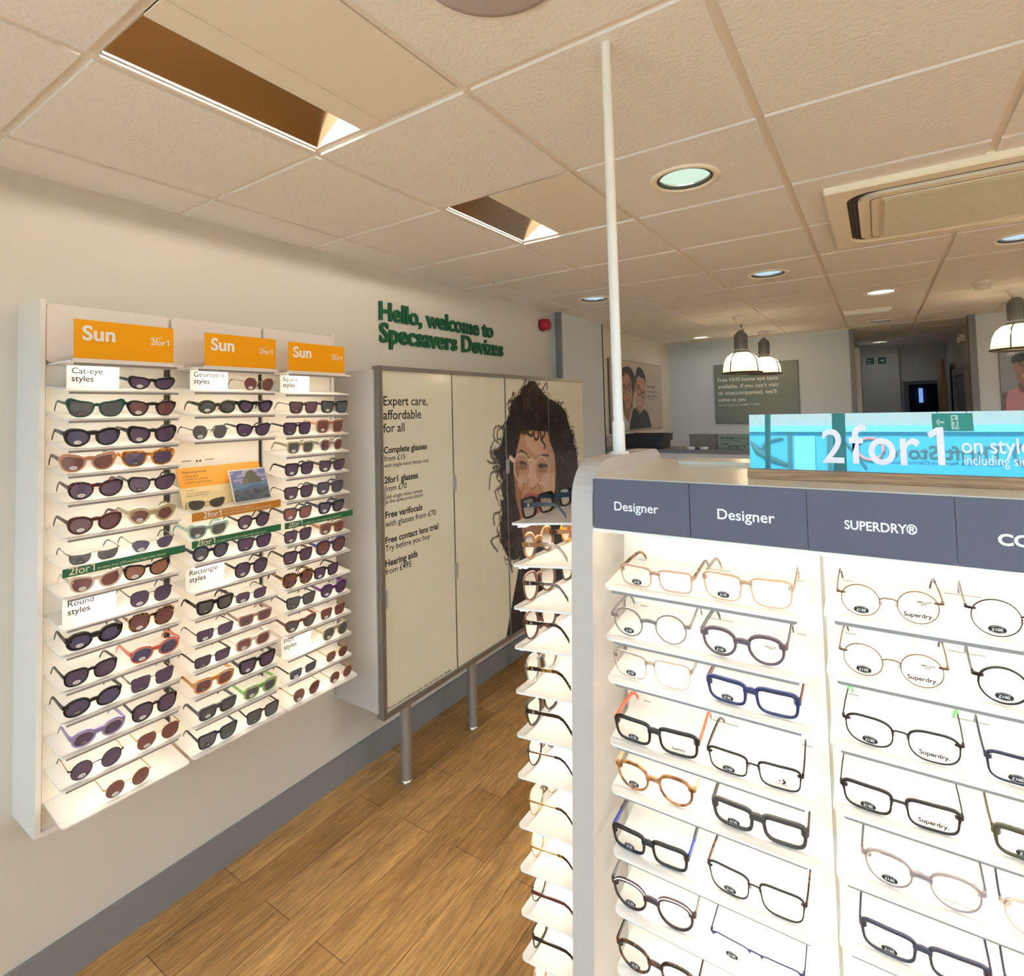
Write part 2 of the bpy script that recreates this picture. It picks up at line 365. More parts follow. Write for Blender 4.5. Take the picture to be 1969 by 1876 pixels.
GG = [
 ('A', 1, 1.896, 2.032, 'rect', 'clearpink', 0.0035, 'tort', 'clear pink rectangular spectacles with tortoiseshell temples'),
 ('A', 1, 2.046, 2.187, 'square', 'peachc', 0.0035, 'peachc', 'pale peach clear square spectacles'),
 ('A', 2, 1.877, 2.022, 'round', 'cleargrey', 0.0035, 'greytemple', 'clear grey round keyhole spectacles'),
 ('A', 2, 2.039, 2.174, 'panto', 'mauve', 0.0042, 'slate', 'mauve grey keyhole spectacles with wire temples'),
 ('A', 3, 1.877, 2.023, 'square', 'clear', 0.0035, 'greytemple', 'crystal clear square spectacles with grey temples'),
 ('A', 3, 2.045, 2.189, 'rect', 'navyb', 0.0045, 'burgundy', 'navy rectangular spectacles with burgundy temples'),
 ('A', 4, 1.876, 2.03, 'rect', 'black', 0.0042, 'orangeo', 'black rectangular spectacles with orange temples'),
 ('A', 4, 2.042, 2.188, 'rect', 'gunmetal', 0.002, 'black', 'black metal rectangular spectacles with star chevron on lens'),
 ('A', 5, 1.876, 2.021, 'panto', 'tortl', 0.0038, 'tan', 'light tortoiseshell round spectacles'),
 ('A', 5, 2.047, 2.191, 'rect', 'charcoal', 0.005, 'charcoal', 'matt charcoal rectangular spectacles'),
 ('A', 6, 1.864, 2.005, 'rect', 'black', 0.0045, 'bluetip', 'black rectangular spectacles with blue temple tips'),
 ('A', 6, 2.035, 2.185, 'square', 'gunmetal', 0.0018, 'tortd', 'dark metal square spectacles with tortoiseshell temples'),
 ('A', 7, 1.861, 2.013, 'panto', 'burgblack', 0.0042, 'greytemple', 'dark round spectacles with white brow line'),
 ('A', 7, 2.036, 2.177, 'rectlow', 'bluemet', 0.0012, 'bluemet', 'blue metal half-rim rectangular spectacles'),
 ('A', 8, 1.866, 2.014, 'panto', 'tortd', 0.0038, 'black', 'brown tortoiseshell round spectacles'),
 ('B', 1, 2.244, 2.373, 'round', 'bronze', 0.0011, 'goldtort', 'bronze wire round spectacles, highest shelf'),
 ('B', 1, 2.394, 2.532, 'round', 'gunmetal', 0.0012, 'greytemple', 'dark wire round spectacles with grey tips'),
 ('B', 2, 2.243, 2.374, 'round', 'bronze', 0.0011, 'goldtort', 'bronze wire round spectacles on second shelf'),
 ('B', 2, 2.397, 2.535, 'round', 'black', 0.0022, 'slate', 'black metal round spectacles with grey temples'),
 ('B', 3, 2.243, 2.386, 'roundrect', 'gunmetal', 0.0018, 'greentip', 'dark metal spectacles with bright green temple tips'),
 ('B', 3, 2.405, 2.543, 'rect', 'navy', 0.0028, 'navy', 'navy metal rectangular spectacles'),
 ('B', 4, 2.236, 2.381, 'rect', 'gunmetal', 0.0026, 'gunmetal', 'black metal wide rectangular spectacles'),
 ('B', 4, 2.408, 2.546, 'rect', 'olive', 0.0042, 'olive', 'olive brown rectangular spectacles'),
 ('B', 5, 2.259, 2.4, 'panto', 'clearmauve', 0.004, 'slate', 'clear mauve round spectacles'),
 ('B', 5, 2.412, 2.55, 'panto', 'clear', 0.0035, 'navy', 'crystal clear round spectacles with navy temples'),
 ('B', 6, 2.252, 2.401, 'rect', 'slatenavy', 0.0036, 'navy', 'navy and grey rectangular spectacles'),
 ('B', 6, 2.413, 2.551, 'rect', 'navy', 0.0045, 'navy', 'dark navy rectangular spectacles'),
]
DOORTEXT = [
('Expert care,',1.863,2.174,1.868,0),
('affordable',1.861,2.124,1.800,0),
('for all',1.860,2.002,1.738,0),
('Complete glasses',1.861,2.163,1.639,1),
('from £15',1.864,2.003,1.601,0),
('with single-vision lenses only',1.863,2.174,1.571,0),
('2for1 glasses',1.862,2.093,1.496,1),
('from £70',1.864,2.010,1.457,0),
('with single-vision lenses',1.863,2.122,1.421,0),
('to the same prescription',1.863,2.125,1.399,0),
('Free varifocals',1.865,2.120,1.331,1),
('with glasses from £70',1.864,2.222,1.289,0),
('Free contact lens trial',1.862,2.240,1.212,1),
('Try before you buy',1.862,2.174,1.175,0),
('Hearing aids',1.860,2.079,1.104,1),
('from £495',1.859,2.033,1.066,0),
('Terms and conditions apply. Ask our team for details.',1.859,2.323,0.441,0),]
POSTERS = '{"woman":[["p",[0.075,0.055,0.045],[[3.157,1.994],[3.21,2.025],[3.271,2.025],[3.314,1.984],[3.367,1.957],[3.403,1.925],[3.459,1.906],[3.546,1.882],[3.626,1.857],[3.717,1.801],[3.745,1.74],[3.784,1.668],[3.836,1.609],[3.832,1.548],[3.875,1.509],[3.882,1.441],[3.888,1.363],[3.9,1.207],[3.871,1.108],[3.805,0.966],[3.641,0.923],[3.493,0.975],[3.089,0.897],[2.999,0.867],[2.933,0.873],[2.882,0.911],[2.823,1.004],[2.81,1.101],[2.837,1.192],[2.817,1.269],[2.855,1.27],[2.829,1.346],[2.853,1.388],[2.811,1.43],[2.828,1.481],[2.801,1.517],[2.767,1.564],[2.754,1.577],[2.789,1.587],[2.833,1.592],[2.865,1.661],[2.889,1.714],[2.922,1.776],[2.955,1.814],[2.949,1.848],[2.973,1.873],[3.006,1.904],[3.071,1.93],[3.097,1.971]]],["p",[0.03,0.032,0.04],[[3.055,0.988],[3.01,0.822],[2.921,0.611],[2.848,0.418],[3.855,0.33],[3.895,0.916],[3.44,1.0]]],["p",[0.42,0.22,0.13],[[3.032,1.126],[3.073,0.976],[3.137,0.928],[3.311,0.918],[3.357,1.093]]],["p",[0.6,0.35,0.22],[[3.075,1.671],[3.142,1.686],[3.297,1.674],[3.426,1.664],[3.443,1.616],[3.469,1.576],[3.523,1.496],[3.531,1.375],[3.519,1.256],[3.475,1.167],[3.412,1.083],[3.298,1.025],[3.177,1.048],[3.048,1.115],[2.998,1.238],[2.981,1.385],[2.977,1.454],[3.003,1.516],[3.03,1.578],[3.048,1.62]]],["p",[0.4,0.2,0.11],[[3.002,1.494],[3.034,1.491],[3.055,1.273],[3.08,1.118],[3.048,1.115],[2.998,1.238],[2.981,1.385]]],["p",[0.72,0.46,0.32],[[3.123,1.647],[3.261,1.653],[3.385,1.6],[3.399,1.515],[3.253,1.517],[3.136,1.58]]],["p",[0.74,0.5,0.36],[[3.373,1.377],[3.515,1.362],[3.508,1.234],[3.41,1.2],[3.305,1.32]]],["p",[0.7,0.43,0.29],[[3.029,1.397],[3.127,1.395],[3.124,1.342],[3.056,1.294],[3.019,1.342]]],["p",[0.76,0.52,0.38],[[3.182,1.478],[3.225,1.474],[3.261,1.317],[3.216,1.295],[3.156,1.312]]],["p",[0.33,0.15,0.09],[[3.156,1.308],[3.19,1.294],[3.251,1.304],[3.242,1.292],[3.189,1.281]]],["l",[0.3,0.14,0.09],0.012,[[3.126,1.369],[3.082,1.321],[3.055,1.273],[3.052,1.209]]],["l",[0.38,0.18,0.11],0.012,[[3.269,1.316],[3.303,1.275],[3.336,1.211],[3.347,1.159]]],["p",[0.09,0.05,0.04],[[3.036,1.547],[3.07,1.567],[3.134,1.536],[3.174,1.497],[3.149,1.503],[3.101,1.532]]],["p",[0.1,0.06,0.05],[[3.279,1.497],[3.343,1.51],[3.427,1.508],[3.445,1.488],[3.361,1.497],[3.287,1.487]]],["p",[0.08,0.05,0.045],[[3.033,1.479],[3.066,1.493],[3.115,1.48],[3.147,1.459],[3.105,1.459],[3.065,1.467]]],["p",[0.3,0.16,0.1],[[3.146,1.441],[3.144,1.436],[3.136,1.432],[3.125,1.429],[3.111,1.427],[3.096,1.427],[3.079,1.429],[3.064,1.432],[3.051,1.436],[3.04,1.441],[3.034,1.447],[3.032,1.453],[3.034,1.458],[3.041,1.462],[3.052,1.466],[3.066,1.467],[3.081,1.467],[3.097,1.466],[3.113,1.463],[3.127,1.458],[3.137,1.453],[3.144,1.447]]],["p",[0.1,0.07,0.06],[[3.267,1.443],[3.322,1.452],[3.413,1.434],[3.421,1.41],[3.357,1.421],[3.31,1.411]]],["p",[0.36,0.2,0.13],[[3.402,1.393],[3.399,1.388],[3.391,1.384],[3.378,1.381],[3.363,1.38],[3.345,1.38],[3.327,1.382],[3.31,1.386],[3.295,1.39],[3.283,1.395],[3.276,1.401],[3.274,1.406],[3.277,1.411],[3.285,1.415],[3.296,1.418],[3.312,1.419],[3.329,1.419],[3.347,1.417],[3.365,1.414],[3.38,1.409],[3.392,1.404],[3.399,1.398]]],["p",[0.5,0.13,0.12],[[3.062,1.237],[3.104,1.266],[3.163,1.271],[3.214,1.255],[3.266,1.253],[3.327,1.208],[3.332,1.143],[3.268,1.117],[3.147,1.128],[3.075,1.171]]],["p",[0.22,0.04,0.05],[[3.094,1.228],[3.273,1.211],[3.297,1.157],[3.234,1.14],[3.132,1.157]]],["p",[0.8,0.75,0.68],[[3.094,1.233],[3.17,1.235],[3.273,1.215],[3.281,1.192],[3.185,1.197],[3.101,1.21]]],["l",[0.8,0.62,0.5],0.011,[[3.174,1.437],[3.172,1.415],[3.165,1.394],[3.153,1.376],[3.136,1.362],[3.116,1.353],[3.093,1.35],[3.07,1.352],[3.048,1.359],[3.027,1.371],[3.009,1.387],[2.996,1.407],[2.986,1.428],[2.982,1.45],[2.984,1.472],[2.99,1.493],[3.002,1.51],[3.017,1.524],[3.037,1.534],[3.059,1.538],[3.082,1.537],[3.105,1.53],[3.126,1.519],[3.145,1.503],[3.159,1.483],[3.169,1.461],[3.174,1.434]]],["l",[0.8,0.62,0.5],0.011,[[3.435,1.393],[3.433,1.37],[3.426,1.348],[3.413,1.33],[3.395,1.317],[3.374,1.308],[3.351,1.305],[3.326,1.307],[3.303,1.314],[3.281,1.327],[3.263,1.343],[3.248,1.363],[3.239,1.385],[3.235,1.407],[3.236,1.429],[3.243,1.45],[3.255,1.467],[3.271,1.481],[3.292,1.491],[3.314,1.495],[3.339,1.494],[3.362,1.487],[3.385,1.475],[3.404,1.458],[3.42,1.438],[3.43,1.416],[3.435,1.389]]],["l",[0.86,0.7,0.58],0.014,[[3.161,1.48],[3.2,1.49],[3.242,1.468]]],["l",[0.86,0.7,0.58],0.03,[[2.941,1.523],[2.979,1.501]]],["l",[0.06,0.045,0.04],0.02,[[3.176,1.693],[3.158,1.667],[3.208,1.647],[3.235,1.673]]],["l",[0.06,0.045,0.04],0.02,[[3.235,1.677],[3.25,1.622],[3.295,1.629],[3.297,1.67]]],["l",[0.06,0.045,0.04],0.02,[[3.324,1.669],[3.339,1.612],[3.383,1.572],[3.373,1.55]]],["l",[0.06,0.045,0.04],0.02,[[3.399,1.675],[3.368,1.634],[3.33,1.613]]],["l",[0.06,0.045,0.04],0.02,[[3.075,1.684],[3.116,1.665],[3.159,1.69]]],["l",[0.13,0.09,0.07],0.013,[[2.882,1.722],[2.788,1.722],[2.771,1.657],[2.826,1.617]]],["l",[0.13,0.09,0.07],0.013,[[2.875,1.714],[2.816,1.704],[2.806,1.651],[2.842,1.645]]],["l",[0.13,0.09,0.07],0.013,[[2.833,1.592],[2.768,1.576],[2.773,1.535],[2.815,1.515]]],["l",[0.13,0.09,0.07],0.013,[[2.822,1.506],[2.737,1.506],[2.696,1.526]]],["l",[0.13,0.09,0.07],0.013,[[2.819,1.437],[2.734,1.446],[2.71,1.353]]],["l",[0.13,0.09,0.07],0.013,[[2.836,1.345],[2.772,1.333],[2.79,1.279]]],["l",[0.13,0.09,0.07],0.013,[[2.82,1.478],[2.749,1.477],[2.805,1.451]]],["l",[0.13,0.09,0.07],0.013,[[2.973,1.873],[2.991,1.938],[3.013,1.899]]],["l",[0.13,0.09,0.07],0.013,[[2.926,1.857],[2.95,1.891],[2.972,1.865]]],["l",[0.13,0.09,0.07],0.013,[[3.358,1.957],[3.427,2.011],[3.434,1.968]]],["l",[0.13,0.09,0.07],0.013,[[2.862,1.424],[2.885,1.446],[2.876,1.398]]],["l",[0.1,0.07,0.06],0.013,[[2.82,1.198],[2.748,1.191],[2.756,1.127]]],["l",[0.1,0.07,0.06],0.013,[[2.797,1.056],[2.715,1.042],[2.782,0.965]]],["l",[0.1,0.07,0.06],0.013,[[2.904,0.889],[2.93,0.802],[2.925,0.836]]],["l",[0.1,0.07,0.06],0.013,[[3.022,0.828],[3.031,0.743]]]],"couple":[["p",[0.035,0.03,0.03],[[5.593,2.248],[5.688,2.267],[5.804,2.276],[5.882,2.257],[5.944,2.205],[5.995,2.167],[5.969,2.035],[5.905,1.935],[5.867,1.811],[5.619,1.766],[5.58,1.885],[5.447,1.885],[5.479,2.12],[5.51,2.206]]],["p",[0.03,0.032,0.04],[[5.766,1.574],[5.801,1.665],[5.893,1.806],[6.003,1.815],[6.138,1.757],[6.229,1.802],[6.359,1.764],[6.493,1.574]]],["p",[0.62,0.62,0.66],[[5.398,1.581],[5.435,1.746],[5.628,1.732],[5.76,1.652],[5.76,1.574]]],["p",[0.36,0.19,0.12],[[5.627,1.861],[5.641,1.732],[5.754,1.657],[5.839,1.797],[5.845,1.86]]],["p",[0.5,0.28,0.19],[[5.707,2.2],[5.796,2.184],[5.857,2.132],[5.877,2.058],[5.896,1.984],[5.861,1.885],[5.761,1.798],[5.675,1.842],[5.621,1.933],[5.605,2.028],[5.615,2.148]]],["l",[0.05,0.03,0.03],0.014,[[5.701,2.016],[5.698,2.006],[5.692,1.997],[5.682,1.99],[5.67,1.984],[5.657,1.982],[5.643,1.981],[5.631,1.984],[5.62,1.989],[5.612,1.996],[5.607,2.005],[5.606,2.014],[5.608,2.023],[5.615,2.032],[5.624,2.04],[5.636,2.045],[5.649,2.048],[5.663,2.048],[5.676,2.046],[5.687,2.041],[5.695,2.034],[5.7,2.025],[5.701,2.016]]],["l",[0.05,0.03,0.03],0.014,[[5.855,2.038],[5.852,2.028],[5.845,2.019],[5.834,2.011],[5.821,2.005],[5.806,2.002],[5.792,2.002],[5.778,2.005],[5.766,2.01],[5.757,2.017],[5.751,2.026],[5.75,2.036],[5.753,2.046],[5.76,2.055],[5.77,2.063],[5.783,2.069],[5.798,2.072],[5.813,2.072],[5.827,2.07],[5.839,2.065],[5.848,2.057],[5.854,2.048],[5.855,2.038]]],["l",[0.05,0.03,0.03],0.014,[[5.699,2.035],[5.751,2.041]]],["p",[0.09,0.05,0.04],[[5.677,2.025],[5.675,2.022],[5.673,2.019],[5.668,2.017],[5.663,2.015],[5.656,2.014],[5.65,2.014],[5.644,2.015],[5.639,2.016],[5.635,2.018],[5.632,2.021],[5.631,2.024],[5.633,2.027],[5.636,2.03],[5.64,2.032],[5.645,2.034],[5.652,2.035],[5.658,2.035],[5.664,2.034],[5.67,2.033],[5.674,2.031],[5.676,2.028]]],["p",[0.09,0.05,0.04],[[5.836,2.045],[5.834,2.042],[5.831,2.039],[5.826,2.037],[5.819,2.035],[5.812,2.034],[5.805,2.034],[5.798,2.034],[5.792,2.036],[5.787,2.038],[5.784,2.041],[5.783,2.044],[5.785,2.047],[5.788,2.05],[5.793,2.052],[5.799,2.054],[5.807,2.055],[5.814,2.055],[5.821,2.055],[5.827,2.053],[5.832,2.051],[5.835,2.048]]],["l",[0.1,0.06,0.05],0.016,[[5.62,2.062],[5.683,2.073]]],["l",[0.1,0.06,0.05],0.016,[[5.775,2.09],[5.855,2.107]]],["p",[0.36,0.12,0.11],[[5.68,1.895],[5.746,1.914],[5.824,1.919],[5.796,1.895],[5.717,1.883]]],["l",[0.3,0.15,0.1],0.012,[[5.711,1.953],[5.762,1.953]]],["p",[0.033,0.03,0.032],[[5.994,2.157],[6.03,2.249],[6.105,2.294],[6.217,2.269],[6.299,2.21],[6.33,2.148],[6.316,2.084],[6.278,2.146],[6.094,2.181],[6.033,2.128],[6.01,2.036],[5.985,2.061]]],["p",[0.5,0.29,0.2],[[6.05,2.159],[6.121,2.172],[6.22,2.149],[6.29,2.115],[6.302,2.016],[6.269,1.911],[6.201,1.818],[6.111,1.773],[6.03,1.809],[5.989,1.885],[5.994,2.011],[6.031,2.112]]],["p",[0.36,0.19,0.12],[[5.993,1.86],[6.055,1.784],[6.122,1.747],[6.08,1.748],[6.001,1.794]]],["p",[0.45,0.25,0.17],[[5.96,2.085],[5.993,2.071],[5.984,1.975],[5.959,2.005]]],["l",[0.04,0.03,0.03],0.014,[[6.025,2.047],[6.08,2.043],[6.162,2.008],[6.159,1.972],[6.101,1.966],[6.048,1.996],[6.031,2.037]]],["l",[0.04,0.03,0.03],0.014,[[6.19,1.993],[6.277,1.989],[6.296,1.958],[6.256,1.926],[6.199,1.942],[6.189,1.988]]],["l",[0.04,0.03,0.03],0.014,[[6.155,2.003],[6.197,1.993]]],["p",[0.06,0.04,0.035],[[6.027,2.072],[6.099,2.084],[6.152,2.044],[6.097,2.063]]],["p",[0.06,0.04,0.035],[[6.206,2.009],[6.28,2.015],[6.278,1.999]]],["p",[0.85,0.82,0.78],[[6.073,1.895],[6.177,1.864],[6.133,1.852],[6.091,1.864]]],["l",[0.36,0.13,0.11],0.01,[[6.067,1.9],[6.121,1.882],[6.191,1.862],[6.132,1.846],[6.084,1.865],[6.067,1.9]]]],"athlete":[["p",[0.42,0.15,0.17],[[3.295,1.871],[3.338,1.888],[3.407,1.923],[3.646,1.912],[3.7,1.678],[3.286,1.686]]],["p",[0.55,0.22,0.24],[[3.316,1.686],[3.321,1.827],[3.338,1.883],[3.407,1.923],[3.422,1.871],[3.473,1.85],[3.511,1.914],[3.61,1.863],[3.601,1.68]]],["p",[0.16,0.07,0.06],[[3.295,1.871],[3.338,1.888],[3.321,1.827],[3.317,1.714],[3.287,1.715]]],["p",[0.2,0.1,0.07],[[3.409,1.965],[3.413,1.904],[3.446,1.86],[3.491,1.868],[3.497,1.984]]],["p",[0.33,0.17,0.11],[[3.414,2.153],[3.49,2.195],[3.539,2.145],[3.531,1.982],[3.476,1.915],[3.452,1.921],[3.409,1.975],[3.397,2.036],[3.402,2.107]]],["p",[0.36,0.19,0.12],[[3.382,2.132],[3.407,2.14],[3.4,2.074],[3.386,2.075],[3.38,2.099]]],["p",[0.03,0.028,0.028],[[3.371,2.194],[3.401,2.23],[3.44,2.245],[3.544,2.256],[3.541,2.182],[3.453,2.16],[3.414,2.153],[3.379,2.141],[3.369,2.161]]],["p",[0.03,0.028,0.028],[[3.352,2.281],[3.37,2.322],[3.42,2.341],[3.428,2.369],[3.45,2.384],[3.533,2.376],[3.529,2.299],[3.418,2.304],[3.367,2.28]]],["p",[0.6,0.6,0.62],[[3.336,2.223],[3.367,2.27],[3.411,2.304],[3.461,2.314],[3.53,2.308],[3.526,2.229],[3.447,2.25],[3.386,2.226]]],["p",[0.8,0.78,0.75],[[3.44,2.029],[3.482,2.041],[3.48,2.004],[3.453,2.01]]],["l",[0.12,0.08,0.05],0.012,[[3.439,2.156],[3.441,2.128],[3.486,2.115]]]]}'
# ------------------------------------------------------------------ room shell
H = 2.65
def floor_mat():
    m = bpy.data.materials.new('oak_plank_floor'); m.use_nodes = True; nt = m.node_tree; b = nt.nodes['Principled BSDF']
    L = nt.links.new; N = nt.nodes.new
    tc = N('ShaderNodeTexCoord'); mp = N('ShaderNodeMapping'); mp.inputs['Rotation'].default_value = (0, 0, PI/2)
    br = N('ShaderNodeTexBrick'); br.offset = 0.37; br.inputs['Scale'].default_value = 1.0
    br.inputs['Brick Width'].default_value = 0.92; br.inputs['Row Height'].default_value = 0.15; br.inputs['Mortar Size'].default_value = 0.0012
    br.inputs['Color1'].default_value = (*S(228, 180, 118), 1); br.inputs['Color2'].default_value = (*S(190, 144, 88), 1); br.inputs['Mortar'].default_value = (*S(84, 58, 34), 1)
    br.inputs['Bias'].default_value = -0.1
    gm = N('ShaderNodeMapping'); gm.inputs['Scale'].default_value = (30, 2.6, 1)
    n1 = N('ShaderNodeTexNoise'); n1.inputs['Scale'].default_value = 2.2; n1.inputs['Detail'].default_value = 7; n1.inputs['Roughness'].default_value = .65; n1.inputs['Distortion'].default_value = 1.2
    r1 = N('ShaderNodeValToRGB'); r1.color_ramp.elements[0].position = .34; r1.color_ramp.elements[0].color = (.42, .38, .34, 1); r1.color_ramp.elements[1].position = .62; r1.color_ramp.elements[1].color = (1.12, 1.1, 1.06, 1)
    n2 = N('ShaderNodeTexNoise'); n2.inputs['Scale'].default_value = 2.0; n2.inputs['Detail'].default_value = 3
    m2 = N('ShaderNodeMapping'); m2.inputs['Scale'].default_value = (4, .8, 1)
    r2 = N('ShaderNodeValToRGB'); r2.color_ramp.elements[0].position = .35; r2.color_ramp.elements[0].color = (.72, .70, .68, 1); r2.color_ramp.elements[1].position = .6; r2.color_ramp.elements[1].color = (1.05, 1.05, 1.03, 1)
    x1 = N('ShaderNodeMixRGB'); x1.blend_type = 'MULTIPLY'; x1.inputs[0].default_value = .75
    x2 = N('ShaderNodeMixRGB'); x2.blend_type = 'MULTIPLY'; x2.inputs[0].default_value = .8
    L(tc.outputs['Object'], mp.inputs[0]); L(mp.outputs[0], br.inputs['Vector'])
    L(tc.outputs['Object'], gm.inputs[0]); L(gm.outputs[0], n1.inputs['Vector']); L(n1.outputs['Fac'], r1.inputs[0])
    L(tc.outputs['Object'], m2.inputs[0]); L(m2.outputs[0], n2.inputs['Vector']); L(n2.outputs['Fac'], r2.inputs[0])
    L(br.outputs['Color'], x1.inputs[1]); L(r1.outputs[0], x1.inputs[2]); L(x1.outputs[0], x2.inputs[1]); L(r2.outputs[0], x2.inputs[2])
    L(x2.outputs[0], b.inputs['Base Color']); b.inputs['Roughness'].default_value = .42
    return m
def wood_mat(name, c1, c2):
    m = bpy.data.materials.new(name); m.use_nodes = True; nt = m.node_tree; b = nt.nodes['Principled BSDF']; L = nt.links.new; N = nt.nodes.new
    tc = N('ShaderNodeTexCoord'); mp = N('ShaderNodeMapping'); mp.inputs['Scale'].default_value = (6, 60, 90)
    n = N('ShaderNodeTexNoise'); n.inputs['Scale'].default_value = 2.5; n.inputs['Detail'].default_value = 5; n.inputs['Distortion'].default_value = .8
    r = N('ShaderNodeValToRGB'); r.color_ramp.elements[0].position = .35; r.color_ramp.elements[0].color = (*c1, 1); r.color_ramp.elements[1].position = .65; r.color_ramp.elements[1].color = (*c2, 1)
    L(tc.outputs['Object'], mp.inputs[0]); L(mp.outputs[0], n.inputs['Vector']); L(n.outputs['Fac'], r.inputs[0]); L(r.outputs[0], b.inputs['Base Color'])
    b.inputs['Roughness'].default_value = .45
    return m
oak_m = wood_mat('oak_block', S(150, 112, 76), S(190, 150, 110))
XR, YF, YB = 6.4, -2.0, 7.345
struct(MB().box(-.1, XR, YF-.1, 12.1, -.1, 0).obj('floor', floor_mat()))
struct(MB().box(-.1, 0, YF-.1, YB, 0, 2.95).obj('wall_left', wall_m))
b = MB(); b.box(-.1, 2.09, YB, YB+.1, 0, 2.95); b.box(3.12, XR, 6.98, 7.08, 0, 2.95)
struct(b.obj('wall_back', wall_cool))
struct(MB().box(XR, XR+.1, YF-.1, 7.1, 0, 2.95).obj('wall_right', wall_m))
b = MB(); b.box(0, XR, YF-.1, YF, 0, .35); b.box(0, XR, YF-.1, YF, 2.5, 2.95); b.box(0, .25, YF-.1, YF, .35, 2.5); b.box(6.1, XR, YF-.1, YF, .35, 2.5)
struct(b.obj('wall_front', white_paint))
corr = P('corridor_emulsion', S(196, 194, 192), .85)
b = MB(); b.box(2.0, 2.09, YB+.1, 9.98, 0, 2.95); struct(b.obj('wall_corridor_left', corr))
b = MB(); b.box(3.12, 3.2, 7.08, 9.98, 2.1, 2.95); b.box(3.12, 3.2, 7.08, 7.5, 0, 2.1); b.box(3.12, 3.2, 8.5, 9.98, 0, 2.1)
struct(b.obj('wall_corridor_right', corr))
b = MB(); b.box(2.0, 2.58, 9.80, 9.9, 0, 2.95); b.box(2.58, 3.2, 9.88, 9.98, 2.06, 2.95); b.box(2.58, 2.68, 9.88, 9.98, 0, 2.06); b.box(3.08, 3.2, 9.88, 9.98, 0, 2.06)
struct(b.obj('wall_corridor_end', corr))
# the room beyond the far doorway, unlit, with a lit pane
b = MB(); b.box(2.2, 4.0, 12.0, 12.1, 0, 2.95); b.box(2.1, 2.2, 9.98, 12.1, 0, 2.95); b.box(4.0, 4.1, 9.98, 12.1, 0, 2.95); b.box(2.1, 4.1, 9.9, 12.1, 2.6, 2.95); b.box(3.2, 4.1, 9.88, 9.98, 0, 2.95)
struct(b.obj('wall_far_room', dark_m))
w2 = struct(MB().box(2.90, 2.955, 11.9, 11.99, 1.78, 2.03).obj('window_2', EM('far_window_glow', (.25, .45, 1.0), .35)))
far = MB(); far.ring([(2.62, 0), (3.10, 0), (3.10, 2.10), (2.62, 2.10)], [(2.68, 0), (3.06, 0), (3.06, 2.05), (2.68, 2.05)], XZ, 9.85, 9.90)
struct(far.obj('trim_6', P('door_frame_grey', S(84, 86, 92), .5)))
d1 = MB(); d1.box(3.10, 3.14, 7.5, 8.5, 0, 2.1); d1 = struct(d1.obj('door_1', P('corridor_door', S(92, 96, 100), .5)))
fr = MB(); fr.box(3.07, 3.13, 7.42, 7.5, 0, 2.18); fr.box(3.07, 3.13, 8.5, 8.58, 0, 2.18); fr.box(3.07, 3.13, 7.5, 8.5, 2.1, 2.18); fr.obj('frame', grey_trim, d1)
d2 = struct(MB().box(2.10, 2.15, 7.62, 8.45, 0, 2.45).obj('door_2', P('open_door_white', S(214, 212, 210), .4)))
d3 = struct(MB().box(2.98, 3.02, 8.72, 9.4, 0, 2.33).obj('door_3', P('open_door_wood', S(150, 116, 84), .4)))
# ceiling: tegular tiles between grid bars
XL = [0.8604 + .6*i for i in range(-2, 11)]
YL = [0.4945 + .6*j for j in range(-5, 17)]
CANS = [(1.7604, 1.9945), (1.7604, 3.7945), (.5604, 3.7945), (2.3604, 4.9945), (.5604, 6.7945), (2.3604, 6.7945), (2.3604, 9.1945), (2.9604, 3.7945), (4.1604, 1.9945), (4.1604, 4.3945), (5.3604, 2.5945)]  # last three are out of view, added as fill light
FLUO = [(.8604, .4945), (.8604, 1.6945)]
FILL_PANELS = [(3.8604, -.7055), (3.8604, 1.6945), (3.8604, 3.0945), (3.8604, 5.4945), (5.0604, .4945), (5.0604, 3.6945), (5.0604, 5.4945)]  # unseen glowing squares, added to brighten ceiling, floor and doors
AC = (2.165, 3.075, 2.42, 3.335)
def in_ac(x, y): return AC[0]-.02 < x < AC[1]+.02 and AC[2]-.02 < y < AC[3]+.02
ct = MB()
for xa in XL[:-1]:
    for ya in YL[:-1]:
        cx, cy = xa+.3, ya+.3
        if any(abs(xa-fx) < .01 and abs(ya-fy) < .01 for fx, fy in FLUO+FILL_PANELS): continue
        x0, x1, y0, y1 = max(xa+.012, 0), min(xa+.588, XR), max(ya+.012, YF), min(ya+.588, 9.88)
        if cy > YB:
            x0, x1 = max(x0, 2.09), min(x1, 3.12)
            y0 = max(y0, YB-.2)
        elif y1 > YB and not (2.0 < cx < 3.2): y1 = YB
        if x1-x0 < .02 or y1-y0 < .02: continue
        hole = [c for c in CANS if abs(c[0]-cx) < .02 and abs(c[1]-cy) < .02]
        zb = H-.006
        if hole:
            r = .098; n = 40
            V = []; 
            for k in range(n):
                t = 2*PI*k/n; c, s_ = math.cos(t), math.sin(t); q = .288/max(abs(c), abs(s_))
                V += [(cx+r*c, cy+r*s_, zb), (cx+q*c, cy+q*s_, zb), (cx+q*c, cy+q*s_, zb+.02)]
            F = []
            for k in range(n):
                j = (k+1) % n; F += [(3*k, 3*k+1, 3*j+1, 3*j), (3*k+1, 3*k+2, 3*j+2, 3*j+1)]
            ct.add(V, F)
        else: ct.box(x0, x1, y0, y1, zb, zb+.02)
ceil = struct(ct.obj('ceiling', tile_m))
g = MB()
for x in XL:
    if 0 < x < XR: g.box(x-.012, x+.012, YF, YB if not 2.0 < x < 3.1 else 9.88, H+.002, H+.03)
for y in YL:
    if YF < y < YB: g.box(0, XR, y-.012, y+.012, H+.0025, H+.03)
    elif y >= YB: g.box(2.09, 3.12, y-.012, y+.012, H+.0025, H+.03)
